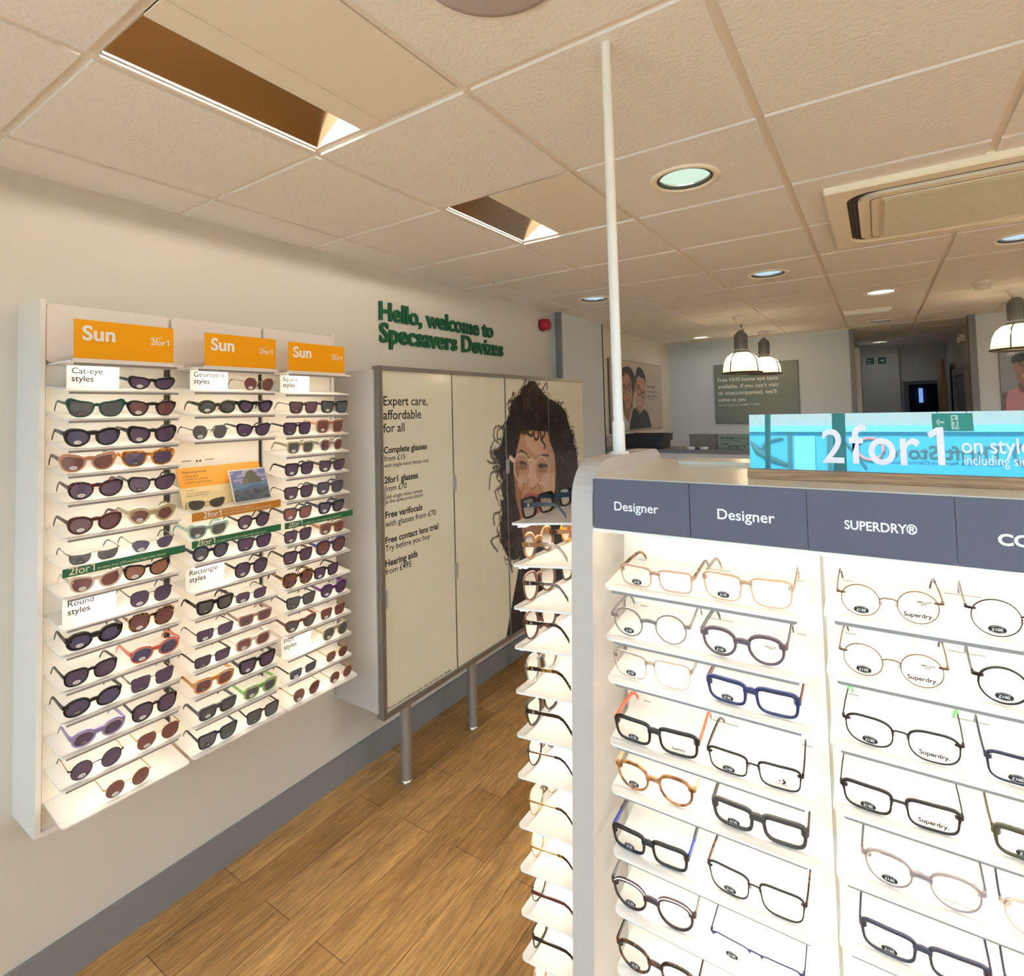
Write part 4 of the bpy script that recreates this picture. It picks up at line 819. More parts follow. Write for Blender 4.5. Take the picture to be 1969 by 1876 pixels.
def tilted(y0, y1, z0, z1, d, m_, nm, par):
    b = MB(); f = lambda y, z, e: (.300+e-.05*(z-zp)/.13, y, z)
    b.add([f(y0, z0, d), f(y1, z0, d), f(y1, z1, d), f(y0, z1, d), f(y0, z0, d-.006), f(y1, z0, d-.006), f(y1, z1, d-.006), f(y0, z1, d-.006)], [(0, 1, 2, 3), (7, 6, 5, 4), (0, 4, 5, 1), (2, 6, 7, 3), (1, 5, 6, 2), (0, 3, 7, 4)])
    return b.obj(nm, m_, par)
tilted(1.150, 1.298, zp+.0005, zp+.120, 0, P('acrylic_edge', S(220, 220, 216), .1), 'block', pf)
# printed pictures: colour grids on flat sheets ----------------------------------
import numpy as np
def inside(poly, U, V):
    r = np.zeros(U.shape, bool); n = len(poly)
    for i in range(n):
        x1, y1 = poly[i-1]; x2, y2 = poly[i]
        if y1 == y2: continue
        c_ = ((y1 > V) != (y2 > V)) & (U < (x2-x1)*(V-y1)/(y2-y1)+x1)
        r ^= c_
    return r
def stroke(pts, w_, U, V):
    r = np.zeros(U.shape, bool)
    for (x1, y1), (x2, y2) in zip(pts[:-1], pts[1:]):
        dx, dy = x2-x1, y2-y1; q = dx*dx+dy*dy+1e-12
        tt = np.clip(((U-x1)*dx+(V-y1)*dy)/q, 0, 1)
        r |= (U-x1-tt*dx)**2 + (V-y1-tt*dy)**2 < (w_/2)**2
    return r
def smooth(pts, n=5):
    out = []
    for i in range(len(pts)-1):
        p0, p1, p2, p3 = [np.array(pts[max(0, min(len(pts)-1, i+k))]) for k in (-1, 0, 1, 2)]
        for k in range(n):
            t = k/n; out.append(tuple(.5*((2*p1)+(p2-p0)*t+(2*p0-5*p1+4*p2-p3)*t*t+(3*p1-p0-3*p2+p3)*t**3)))
    return out + [tuple(pts[-1])]
def print_sheet(name, u0, u1, v0, v1, nu, nv, bgc, ops, fn, parent, gloss=.3, soft=1, clear_outside=None):
    us, vs_ = np.linspace(u0, u1, nu), np.linspace(v0, v1, nv); U, V = np.meshgrid(us, vs_)
    C = np.ones((nv, nu, 3))*np.array(bgc)
    for op in ops:
        if op[0] == 'p': mk = inside(op[2], U, V)
        elif op[0] == 'l': mk = stroke(smooth(op[3]), op[2], U, V)
        elif op[0] == 'a':                       # translucent fill
            mk = inside(op[3], U, V); C[mk] = C[mk]*(1-op[2]) + np.array(op[1])*op[2]; continue
        C[mk] = op[1]
    for _ in range(soft):
        Cp = np.pad(C, ((1, 1), (1, 1), (0, 0)), 'edge')
        C = (Cp[1:-1, 1:-1]*4 + Cp[:-2, 1:-1] + Cp[2:, 1:-1] + Cp[1:-1, :-2] + Cp[1:-1, 2:])/8
    pos = [fn(float(u), float(v)) for v in vs_ for u in us]
    me = bpy.data.meshes.new(name)
    F = [(r*nu+c, r*nu+c+1, (r+1)*nu+c+1, (r+1)*nu+c) for r in range(nv-1) for c in range(nu-1)]
    me.from_pydata(pos, [], F)
    at = me.color_attributes.new('ink', 'FLOAT_COLOR', 'POINT')
    at.data.foreach_set('color', np.concatenate([C.reshape(-1, 3), np.ones((nu*nv, 1))], 1).astype(np.float32).ravel())
    m = bpy.data.materials.new(name+'_ink'); m.use_nodes = True; b = m.node_tree.nodes['Principled BSDF']
    a = m.node_tree.nodes.new('ShaderNodeVertexColor'); a.layer_name = 'ink'
    m.node_tree.links.new(a.outputs[0], b.inputs['Base Color']); b.inputs['Roughness'].default_value = gloss
    me.materials.append(m)
    return link(name, me, parent)
rnd = random.Random(3)
isl = [('p', S(120, 128, 172), [(0, .52), (1, .56), (1, 1), (0, 1)])]
for _ in range(26):
    x, y = rnd.random(), rnd.uniform(.6, 1); isl.append(('p', S(176, 168, 190), [(x-.1, y-.02), (x, y-.04), (x+.1, y), (x+.05, y+.03), (x-.06, y+.02)]))
isl += [('p', S(104, 106, 92), [(.28, .53), (.30, .66), (.40, .80), (.45, .93), (.62, .99), (.72, .84), (.84, .62), (.88, .57), (.6, .55)]), ('p', S(128, 116, 104), [(.3, .55), (.34, .68), (.44, .72), (.5, .58)]),
        ('p', S(112, 140, 158), [(0, .36), (0, .50), (.4, .55), (1, .56), (1, .46), (.6, .52), (.3, .42)]), ('p', S(92, 116, 152), [(0, .36), (.3, .42), (.6, .52), (1, .46), (1, .36), (0, .30)])]
for _ in range(70):
    x, y = rnd.random(), rnd.uniform(0, .36); c_ = rnd.choice([(84, 98, 112), (110, 112, 118), (124, 108, 104), (70, 84, 100), (98, 100, 100)]); isl.append(('p', S(*c_), [(x-.07, y-.03), (x+.02, y-.045), (x+.08, y), (x, y+.04)]))
print_sheet('picture_print', 0, 1, 0, 1, 60, 52, S(96, 104, 122), isl, lambda u, v: (.3004-.05*(.004+.112*v)/.13, 1.153+.142*u, zp+.004+.112*v), pf, .2)
eyewear('sample_lens', 'dark wraparound sample lenses lying in front of the polarising card', 'sunglasses', (.305, 1.045, zp-.002), PI/2, .136, 'narrow', 'silver', 'dark', .0011, '-', .02, None, None)
b = MB()
for y in (1.03, 1.115): b.box(.188, .1895, y-.017, y+.017, 1.6655, 1.668)
for y in (1.068, 1.080): b.box(.188, .1895, y-.003, y+.003, 1.660, 1.668)
b.obj('slot_marking', P('slot_mark', S(110, 84, 70), .6), wd)

# ------------------------------------------------------------------ sliding-door cabinet with the printed poster
cb = wthing('sliding_door_cabinet', 'grey cabinet on steel legs, pale doors printed with prices and a curly-haired face', 'cabinet', (.17, 2.9, 0))
b = MB(); b.box(.016, .312, 1.822, 4.0, .43, 2.035); b.obj('body', cab_grey, cb)
MB().box(.300, .345, 1.826, 4.005, 2.030, 2.052).obj('top_track', alu_m, cb)
MB().box(.300, .345, 1.826, 4.005, .405, .428).obj('bottom_track', alu_m, cb)
DY = [(1.850, 2.370, .334), (2.378, 2.896, .331), (2.900, 3.445, .334), (3.450, 4.0, .331)]
doors = []
for i, (a_, b_, x) in enumerate(DY):
    d_ = MB().box(x-.016, x, a_, b_, .428, 2.03).obj('door', door_m, cb)
    doors.append(d_)
    MB().box(x-.017, x+.0025, a_-.005, a_+.003, .428, 2.03).obj('edge_strip', alu_m, d_)
    for z in ((1.43, .95) if i < 2 else (1.47,)):
        MB().prism(rrect(a_-.012, a_+.014, z-.045, z+.045, .01, 3), YZ, x+.0005, x+.010).obj('finger_pull', clip_m, d_)
MB().box(.318, .345, 1.826, 1.849, .428, 2.03).obj('side_track', alu_m, cb)
for y in (2.035, 2.573, 3.25, 3.88):
    lg = MB().lathe([(.028, 0), (.028, .43)], (.275, y, 0), 24).obj('leg', steel_m, cb)
    MB().lathe([(.033, 0), (.033, .012), (.029, .016)], (.275, y, 0), 24).obj('foot', chrome, lg)
for s, y0, y1, z, bold in DOORTEXT:
    text(s, (.3344, y0, z-.006), '+x', width=y1-y0, mat=ink_black, parent=doors[0], bold=.028 if bold else .010)
WOM = json.loads(POSTERS)['woman']
cur = []
hairpoly = WOM[0][2]
r2 = random.Random(11)
ys = [p[0] for p in hairpoly]; zs_ = [p[1] for p in hairpoly]
shadeset = [(.03, .022, .02), (.04, .028, .024), (.055, .036, .028), (.10, .06, .042), (.022, .018, .018), (.018, .016, .016), (.018, .016, .016)]
def pin(poly, x, y): 
    return bool(inside(poly, np.array([[x]]), np.array([[y]]))[0, 0])
nn = 0
while nn < 520:
    y, z = r2.uniform(min(ys), max(ys)), r2.uniform(min(zs_), max(zs_))
    if not pin(hairpoly, y, z): continue
    nn += 1; rr = r2.uniform(.02, .06); a0 = r2.uniform(0, 6.28); sp = r2.uniform(2.0, 4.5)
    pts = [(y+rr*(1-.1*k)*math.cos(a0+sp*k/6)*1.1, z+rr*(1-.08*k)*math.sin(a0+sp*k/6)*1.3-.006*k) for k in range(7)]
    cur.append(('l', r2.choice(shadeset), r2.uniform(.005, .011), pts))
edge = []
for i in range(len(hairpoly)):
    y, z = hairpoly[i]
    for q in range(2):
        a0 = r2.uniform(0, 6.28); rr = r2.uniform(.015, .035)
        edge.append(('l', r2.choice(shadeset), r2.uniform(.004, .008), [(y+rr*math.cos(a0+k*.7)*(1-.05*k), z+rr*math.sin(a0+k*.7)*1.2-.004*k) for k in range(6)]))
ops = [tuple(o) for o in WOM]
ops[0] = ('p', [.035, .026, .023], ops[0][2])
ops = [ops[0]] + edge + cur + ops[1:]
cream_bg = S(232, 230, 208)
for (a_, b_, x), d_ in zip(DY[1:], doors[1:]):
    u0 = max(a_+.003, 2.62)
    print_sheet('print', u0, b_, .428, 2.03, max(40, int((b_-u0)/.0042)), 330, cream_bg, ops, lambda u, v, x=x: (x+.0006, u, v), d_, .2)

# wall lettering and alarm
t_ = wthing('wall_lettering', 'dark green raised welcome lettering on the cream wall above the cabinet', 'lettering', (0, 2.75, 2.2))
text('Hello, welcome to', (.009, 2.150, 2.350), '+x', width=1.09, mat=green_m, parent=t_, bold=.022, extr=.05, xs=1.0)
text('Specsavers Devizes', (.009, 2.150, 2.225), '+x', width=1.21, mat=green_m, parent=t_, bold=.022, extr=.05, xs=1.0)
t_ = wthing('alarm_sounder', 'round red alarm sounder high on the wall beyond the lettering', 'alarm', (0, 3.95, 2.525))
MB().lathe([(.05, 0), (.052, .012), (.052, .014)], (0, 3.95, 2.525), 28, 'x').obj('base', P('alarm_red_dark', S(130, 24, 40), .4), t_)
MB().lathe([(.046, .014), (.048, .03), (.046, .07), (.038, .078), (.0001, .08)], (0, 3.95, 2.525), 28, 'x').obj('sounder', P('alarm_red', S(176, 34, 54), .35), t_)
# ------------------------------------------------------------------ free-standing lit spectacle display
gd = wthing('spectacle_display', 'free-standing white lit display of optical frames under slate Designer panels', 'display', (2.4, 1.15, 0))
lean_x = lambda u, v, w: (w-(1.70-v)*.030, u, v)
prof = [(.95, 0)] + [(.95+.075-.075*math.cos(PI/2*k/8), 1.722-.075+.075*math.sin(PI/2*k/8)) for k in range(9)] + [(1.352-.06+.06*math.sin(PI/2*k/8), 1.722-.06+.06*math.cos(PI/2*k/8)) for k in range(9)] + [(1.352, 0)]
MB().prism(prof, lean_x, 1.812, 1.856).obj('end_panel', band_m, gd)
b = MB(); b.box(1.856, 3.0, .952, 1.35, 1.6005, 1.693); b.obj('top_cap', top_m, gd)
MB().box(1.93, 3.0, 1.24, 1.33, 1.6932, 1.700).obj('top_lid', top_m, gd)
MB().box(1.80, 3.0, 1.115, 1.13, .1, 1.60).obj('back_panel', panel_m, gd)
MB().box(1.82, 3.0, .99, 1.31, 0, .10).obj('plinth', grey_trim, gd)
for x0, x1 in ((1.85, 2.212), (2.218, 2.572), (2.578, 3.0)):
    MB().box(x0, x1, 1.103, 1.115, .12, 1.60).obj('back_board', panel_m, gd)
FX = [1.858, 2.036, 2.212, 2.388, 2.565, 2.742]
for i, (x0, x1) in enumerate(zip(FX[:-1], FX[1:])):
    fp = MB().box(x0+.0006, x1-.0006, .946, .952, 1.6005, 1.691).obj('fascia_panel', fascia_m, gd)
    s, w_, dx, dz, bo, xs = [('Designer', .082, .042, .040, .012, 1.0), ('Designer', .086, .045, .040, .012, 1.0), ('SUPERDRY\u00ae', .086, .048, .041, .02, .86), ('CONVERSE', .11, .042, .037, .035, 1.1), ('CONVERSE', .11, .035, .037, .035, 1.1)][i]
    text(s, (x0+dx, .9455, 1.596+dz), '-y', width=w_, mat=ink_white, parent=fp, bold=bo, xs=xs)
MB().box(1.856, 3.0, .945, .954, 1.594, 1.6).obj('fascia_trim', white_pl, gd)
for x0, x1 in ((1.875, 2.20), (2.23, 2.56), (2.58, 2.9)):
    MB().box(x0, x1, .965, .98, 1.594, 1.599).obj('light_strip', LED, gd)
ZA = GA + [.70, .59]; ZB = GB + [.925, .82, .71]; ZC = [1.50, 1.41, 1.31, 1.21, 1.11, 1.0, .9, .8]
SLG = .155
def gshelf(x0, x1, y0, y1, z):
    s_ = MB().prism(rrect(x0, x1, y0, y1, .013, 5, (1, 1, 0, 0)), lambda u, v, w: (u, v, w+SLG*(v-y0)), z-.004, z).obj('shelf', shelf_m, gd)
    MB().prism(rrect(x0+.014, x1-.014, z-.0115, z-.004, .003, 3), XZ, y0+.007, y0+.012).obj('channel', channel_m, s_)
    MB().box(x0+.02, x1-.02, y0+.0125, y0+.026, z-.008, z-.0045).obj('light_strip', LED, s_)
    return s_
slot_m = P('slot_grey', S(150, 144, 140), .6)
for (x0, x1), zs_ in (((1.868, 2.203), ZA), ((2.226, 2.561), ZB), ((2.584, 2.92), ZC)):
    for z in zs_:
        s_ = gshelf(x0, x1, .955, 1.104, z)
        for ga, gb in ((x0+.155, x0+.20), (x0+.02, x0+.035), (x1-.03, x1-.015)): MB().box(ga, gb, 1.088, 1.0895, z+.0204, z+.0214).obj('groove', slot_m, s_)
for z in GE + [.62, .53]:
    s_ = MB().prism(rrect(1.652, 1.80, .97, 1.34, .012, 5, (1, 0, 0, 1)), lambda u, v, w: (u, v, w+.10*(u-1.652)), z-.004, z).obj('shelf', shelf_m, gd)
    MB().box(1.662, 1.667, .985, 1.325, z-.0105, z-.004).obj('channel', white_pl, s_)
    MB().box(1.668, 1.681, .985, 1.325, z-.008, z-.0045).obj('light_strip', LED, s_)

ORD2 = {'A': 'under the Designer panels', 'B': 'beyond the Designer panels'}
for col, k, x0, x1, shp, frm, t, tmp, lab in GG:
    if frm.startswith('clear') or frm == 'peachc': t *= .85
    zz = (ZA if col == 'A' else ZB)[k-1] + SLG*.0185 + .0006
    stk = '100' if ('star' in lab or (col == 'B' and x0 > 2.39)) else '130'
    wdt = x1-x0
    root, (cx, zc, bb, a, yf) = eyewear('spectacles', f'{lab}, {ordn(k)} shelf {ORD2[col]}' if 'shelf' not in lab else f'{lab} {ORD2[col]}', 'spectacles', ((x0+x1)/2, .972, zz), random.uniform(-.04, .04), wdt, shp, frm, 'clear', t, tmp, .112, 'optical frames facing the shop front', stk,
        brow='brow line' in lab, pads=t < .0025, zs={'rect': 1.02, 'rectlow': 1.04, 'roundrect': 1.0, 'square': .96, 'round': 1.06, 'panto': .98}.get(shp, 1.0), slope=SLG)
    lens_y = yf-.0011
    def dem(s, w_, dx, dz, bo=.0, m_=ink_black):
        text(s, (cx+dx, lens_y, zc+dz), '-y', width=w_, mat=m_, parent=root, bold=bo, align='c')
    if (col == 'B' and k in (1, 2, 3, 4) and x0 < 2.3) or 'orange temples' in lab: dem('Superdry.', .034 if col == 'B' else .024, 0, -.6*bb, .03)
    if (col == 'B' and k in (1, 2) and x0 < 2.3) or (col == 'A' and k == 2 and shp == 'panto'):
        dem('SMALLER', .017, .3*a, .34*bb, .02); dem('FIT', .006, .3*a, .17*bb, .02)
    if 'clear mauve' in lab: dem('SUPERDRY \u00b7 OSAKA', .034, .05*a, -.66*bb, 0, ink_grey)
    if 'star' in lab:
        b = MB()
        q = [(.0, .004), (.0035, .004), (.0065, 0), (.0035, -.004), (.0, -.004), (.0028, 0)]
        b.add([(cx+.1*a+u, lens_y, zc-.25*bb+v) for u, v in q], [(0, 5, 1), (1, 5, 2), (2, 5, 3), (3, 5, 4)])
        st_ = [((.0022 if i % 2 == 0 else .0009)*math.cos(PI/2+PI*i/5), (.0022 if i % 2 == 0 else .0009)*math.sin(PI/2+PI*i/5)) for i in range(10)]
        b.add([(cx+.1*a-.003+u, lens_y, zc-.25*bb+v) for u, v in st_] + [(cx+.1*a-.003, lens_y, zc-.25*bb)], [(i, (i+1) % 10, 10) for i in range(10)])
        b.obj('emblem', ink_black, root)
        dem('CONVERSE', .017, .08*a, -.6*bb, .02)
# end-cap rows: fronts face the aisle
def orb(root, W2, zt):
    b = MB(); x = W2+.0008
    b.box(-.0004, .0004, .016, .0174, zt-.0012, zt+.0052, lambda u, v, w: (-x+u, v, w)); b.box(-.0004, .0004, .0150, .0184, zt+.0026, zt+.0036, lambda u, v, w: (-x+u, v, w))
    b.box(-.0004, .0004, .0132, .0202, zt-.0014, zt-.0004, lambda u, v, w: (-x+u, v, w)); b.box(-.0004, .0004, .0146, .0188, zt-.0026, zt+.0008, lambda u, v, w: (-x+u, v, w))
    b.obj('emblem', P('emblem_silver', S(236, 232, 226), .2, .6), root)
EC = [(1, 0, 'rect', 'black', .0042, 'navydark', 'black rectangular spectacles with navy temples'), (1, 1, 'rect', 'black', .0042, 'slate', 'black spectacles with grey temples, behind the navy-templed pair'),
 (2, 0, 'round', 'browngrad', .0042, 'caramel', 'brown-to-clear large round spectacles'), (2, 1, 'round', 'amber', .0042, 'amber', 'amber round spectacles behind the brown round pair'),
 (3, 0, 'squareround', 'brownr', .0036, 'tortd', 'brown double-bridge spectacles with tortoiseshell temples'), (3, 1, 'square', 'brownd', .0036, 'tortd', 'dark tortoiseshell spectacles behind the brown double-bridge pair'),
 (4, 0, 'squareround', 'burgundy', .0036, 'tortd', 'dark burgundy tortoiseshell spectacles'), (4, 1, 'squareround', 'burgundy', .003, 'burgundy', 'burgundy spectacles behind the burgundy tortoiseshell pair'),
 (5, 0, 'panto', 'cleargrey', .0036, 'tort', 'clear grey spectacles with tortoiseshell temples'), (6, 0, 'squarecat', 'black', .0036, 'brownd', 'black spectacles with dark brown temples'),
 (7, 0, 'panto', 'gunmetal', .0018, 'bronze', 'black-topped spectacles with thin bronze temples'), (8, 0, 'aviator', 'gold', .0011, 'gold', 'thin gold teardrop spectacles'), (9, 0, 'hex', 'gold', .0011, 'gold', 'thin gold angular spectacles'),
 (10, 0, 'oval', 'gunmetal', .0011, 'burgundy', 'thin dark oval spectacles with burgundy temples'), (11, 0, 'rect', 'black', .0028, 'black', 'black rectangular spectacles with thick temples'), (12, 0, 'panto', 'clearpink', .0032, 'clearpink', 'clear pink spectacles')]
EZ = GE + [.62]
for k, pos, shp, frm, t, tmp, lab in EC:
    yc = 1.056 if pos == 0 else 1.222
    root, (cx, zc, bb, a, yf) = eyewear('spectacles', f'{lab}, {ordn(k)} aisle-end shelf', 'spectacles', (1.672, yc, EZ[k-1]+.0032), -PI/2, .140, shp, frm, 'clear', t, tmp, .104, 'optical frames on the aisle-end shelves', 'disc', pads=t < .003, slope=.10)
    # near temple is at +X local, which faces the shop front
    if k <= 6:
        zt = zc + (.55*bb if shp not in ('round', 'hex') else .38*bb) + SHAPES[shp][4]*bb*.9
        x = .07+.0003
        b = MB(); T = lambda u, v, w: (x+u, v, w)
        b.box(0, .0006, .0210, .0220, zt-.001, zt+.0045, T); b.box(0, .0006, .0198, .0232, zt+.002, zt+.003, T); b.box(0, .0006, .0180, .0250, zt-.0014, zt-.0006, T); b.box(0, .0006, .0196, .0234, zt-.0024, zt+.0006, T)
        b.obj('emblem', P('emblem_silver', S(236, 232, 226), .2, .6), root)

# white pole between display and ceiling
t_ = wthing('ceiling_pole', 'thin white pole rising from the lit display to the ceiling', 'pole', (1.832, 1.14, 1.722))
MB().lathe([(.011, 1.722), (.011, H-.006)], (1.832, 1.14, 0), 20).obj('tube', white_pl, t_)
MB().lathe([(.0135, 1.722), (.0135, 1.79), (.011, 1.794)], (1.832, 1.14, 0), 20).obj('sleeve', white_pl, t_)
MB().lathe([(.021, 1.722), (.021, 1.7255), (.014, 1.727)], (1.832, 1.14, 0), 20).obj('base', white_pl, t_)

# teal sign on oak block
t_ = wthing('promotion_sign', 'long teal mirror-like two-for-one sign in an oak block on the lit display', 'sign', (2.6, 1.05, 1.693))
MB().prism(rrect(2.113, 3.0, 1.6935, 1.7095, .001, 1), XZ, 1.035, 1.075).obj('oak_base', oak_m, t_)
th_ = math.radians(6)
def sgn(u, v, w): return (u, 1.05+w*math.cos(th_)+v*math.sin(th_), 1.7085+v*math.cos(th_)-w*math.sin(th_))
def mirror_teal():
    m = bpy.data.materials.new('teal_acrylic'); m.use_nodes = True; nt = m.node_tree; b = nt.nodes['Principled BSDF']; o = nt.nodes['Material Output']
    b.inputs['Base Color'].default_value = (*S(34, 108, 98), 1); b.inputs['Roughness'].default_value = .3
    g_ = nt.nodes.new('ShaderNodeBsdfGlossy'); g_.inputs['Roughness'].default_value = .0; mx = nt.nodes.new('ShaderNodeMixShader'); mx.inputs[0].default_value = .11
    nt.links.new(b.outputs[0], mx.inputs[1]); nt.links.new(g_.outputs[0], mx.inputs[2]); nt.links.new(mx.outputs[0], o.inputs[0])
    return m
pn = MB().prism([(2.115, 0), (2.995, 0), (2.995, .0955), (2.115, .0955)], sgn, 0, .003).obj('panel', mirror_teal(), t_)
sgw = P('sign_white', S(236, 226, 232), .4)
def stext(s, x, v, width, bold, h=None):
    text(s, sgn(x, v, -.0006), '-y', width=width, height=h, mat=sgw, parent=pn, bold=bold, tilt=-th_)
stext('2', 2.228, .0148, .031, .012, .056); stext('f', 2.266, .0148, .024, .012, .063); stext('or', 2.2925, .0142, .067, .012, .043); stext('1', 2.369, .0148, .020, .012, .057)
stext('on styles from \u00a370', 2.409, .034, .185, .012, .03)
stext('including single-vision lenses', 2.411, .0165, .165, .004, .019)
# ------------------------------------------------------------------ ceiling fittings
def fluo(x, y, label, grp='recessed ceiling lights'):
    t_ = wthing('recessed_ceiling_light', label, 'light', (x+.16, y+.3, H), grp)
    x0, x1, y0, y1 = x+.014, x+.586, y+.014, y+.586
    b = MB(); b.box(x0+.30, x1, y0, y1, H-.001, H+.01); b.obj('cover_panel', tile_flat, t_)
    MB().box(x0+.218, x0+.298, y0, y1, H-.003, H+.008).obj('cover_strip', tile_flat, t_)
    b = MB(); b.box(x0-.002, x0+.006, y0, y1, H-.006, H+.012); b.box(x0+.012, x0+.016, y0, y1, H-.001, H+.012); b.obj('rim', white_pl, t_)
    # curved mirror trough
    n = 14; pr = [(x0+.016+.29*k/n, H+.004+.131*(1.5*k/n-.5*(k/n)**2)) for k in range(n+1)]
    V = [(px_, yy, pz) for px_, pz in pr for yy in (y0, y1)]
    b = MB(); b.add(V, [(2*k, 2*k+1, 2*k+3, 2*k+2) for k in range(n)], True); b.obj('reflector', reflector_m, t_)
    b = MB()
    for yy in (y0, y1):
        b.add([(x0+.016, yy, H+.002), (x0+.55, yy, H+.002), (x0+.55, yy, H+.15), (x0+.016, yy, H+.15)], [(0, 1, 2, 3)])
    b.add([(x0+.55, y0, H+.002), (x0+.55, y1, H+.002), (x0+.55, y1, H+.15), (x0+.55, y0, H+.15)], [(0, 1, 2, 3)])
    b.add([(x0+.30, y0, H+.135), (x0+.55, y0, H+.135), (x0+.55, y1, H+.135), (x0+.30, y1, H+.135)], [(0, 1, 2, 3)])
    b.obj('housing', P('housing_white', S(240, 236, 226), .5), t_)
    MB().tube([(x0+.237, y0+.01, H+.019), (x0+.237, y1-.01, H+.019)], .009, 12).obj('lamp_tube', tube_em, t_)
for (x, y), lab in zip(FLUO, ('large half-open recessed ceiling light with brown mirrored trough', 'recessed ceiling light beyond the first one, closer to the white pole')):
    fluo(x, y, lab)
plabs = ['near the window, east of the display', 'over the aisle east of the display', 'over the shop middle east', 'in front of the far east wall', 'by the east wall near the window', 'by the east wall, halfway', 'by the east wall, far end', ]
for (x, y), lab in zip(FILL_PANELS, plabs):  # added fill-light panels, all out of view
    t_ = wthing('added_fill_panel', 'square lit ceiling panel ' + lab, 'light', (x+.3, y+.3, H), 'square ceiling light panels')
    MB().ring([(x+.012, y+.012), (x+.588, y+.012), (x+.588, y+.588), (x+.012, y+.588)], [(x+.03, y+.03), (x+.57, y+.03), (x+.57, y+.57), (x+.03, y+.57)], XY, H-.006, H+.02).obj('frame', white_pl, t_)
    MB().box(x+.03, x+.57, y+.03, y+.57, H-.002, H+.004).obj('diffuser', fill_panel_em, t_)
dlabs = ['large round downlight near the white pole', 'round downlight beyond the air conditioner corner', 'round downlight above the sliding-door cabinet end', 'bright round downlight over the shop middle', 'small round downlight in the far corner', 'round downlight near the corridor mouth', 'round downlight inside the corridor', 'round downlight behind the air conditioner', 'round downlight near the east side', 'round downlight over the east wall', 'round downlight past the display']
for (x, y), lab in zip(CANS, dlabs):
    t_ = wthing('round_downlight', lab, 'light', (x, y, H), 'round downlights')
    MB().lathe([(.122, -.006), (.120, -.012), (.106, -.014), (.098, -.008), (.094, .005)], (x, y, H), 40, 'z', False).obj('trim_ring', cream_pl, t_)
    MB().lathe([(.0965, -.006), (.094, .012), (.088, .02), (.060, .10), (.0001, .105)], (x, y, H), 40, 'z', False).obj('can', P('can_reflector', S(222, 226, 226), .25, .7), t_)
    MB().lathe([(.0001, .010), (.0935, .0105)], (x, y, H), 40).obj('lens', {'large round downlight near the white pole': can_green, 'round downlight beyond the air conditioner corner': can_blue, 'round downlight above the sliding-door cabinet end': can_blue, 'round downlight behind the air conditioner': can_blue, 'round downlight near the corridor mouth': can_blue}.get(lab, can_em), t_)
    MB().ring([(x+.0975*math.cos(k*PI/20), y+.0975*math.sin(k*PI/20)) for k in range(40)], [(x+.088*math.cos(k*PI/20), y+.088*math.sin(k*PI/20)) for k in range(40)], XY, H-.0075, H+.002).obj('inner_ring', dark_slot, t_)
t_ = wthing('ceiling_speaker', 'round grey ceiling fitting cut by the top edge of the view', 'speaker', (1.7604, .7945, H))
MB().lathe([(.15, -.006), (.148, -.012), (.132, -.016), (.0001, -.019)], (1.7604, .7945, H), 44).obj('grille', P('speaker_grey', S(188, 180, 180), .6), t_)

t_ = wthing('air_conditioner', 'cream ceiling cassette air conditioner with dark rounded air slot', 'air conditioner', (2.62, 2.88, H))
x0, x1, y0, y1 = AC
N_ = 8
def rr(i, r, n=N_): return rrect(x0+i, x1-i, y0+i, y1-i, r, n)
MB().ring(rr(0, .012), rr(.072, .10), XY, H-.028, H+.004).obj('outer_frame', cream_pl, t_)
MB().ring(rr(.004, .012), rr(.066, .10), XY, H-.032, H-.028).obj('frame_lip', cream_pl, t_)
MB().ring(rr(.06, .10), rr(.125, .09), XY, H-.021, H+.03).obj('air_slot', P('slot_dark', S(58, 52, 48), .5), t_)
b = MB(); b.ring(rr(.080, .10), rr(.084, .095), XY, H-.024, H-.02); b.ring(rr(.096, .09), rr(.100, .086), XY, H-.0235, H-.02); b.obj('louvre', P('slot_mid', S(92, 84, 76), .5), t_)
MB().prism(rr(.110, .085), XY, H-.034, H+.002).obj('inner_panel', cream_pl, t_)
MB().ring(rr(.150, .03), rr(.155, .03), XY, H-.0355, H-.034).obj('panel_line', P('slot_mid2', S(150, 140, 120), .5), t_)
gi = MB(); gx0, gx1, gy0, gy1 = x0+.20, x1-.20, y0+.18, y1-.18
gi.prism(rrect(x0+.185, x1-.185, y0+.165, y1-.165, .02, 4), XY, H-.040, H-.034)
yy = gy0
while yy < gy1:
    gi.box(gx0, gx1, yy, yy+.006, H-.0425, H-.040); yy += .0125
gi.obj('grille', P('grille_cream', S(222, 212, 186), .5), t_)
t_ = wthing('smoke_detector', 'small white smoke detector on the ceiling', 'detector', (2.956, 5.05, H))
MB().lathe([(.062, -.006), (.060, -.03), (.052, -.034)], (2.956, 5.05, H), 28).obj('base', white_pl, t_)
MB().lathe([(.046, -.03), (.042, -.058), (.0001, -.062)], (2.956, 5.05, H), 28).obj('sensor', white_pl, t_)
t_ = wthing('emergency_light', 'slim white emergency light on the ceiling before the corridor', 'light', (2.26, 5.86, H))
MB().prism(rrect(2.08, 2.44, H-.034, H-.006, .008, 3), XZ, 5.82, 5.90).obj('body', white_pl, t_)
MB().prism(rrect(2.09, 2.43, 5.828, 5.892, .01, 3), XY, H-.046, H-.034).obj('diffuser', P('diffuser_white', S(236, 236, 232), .3), t_)

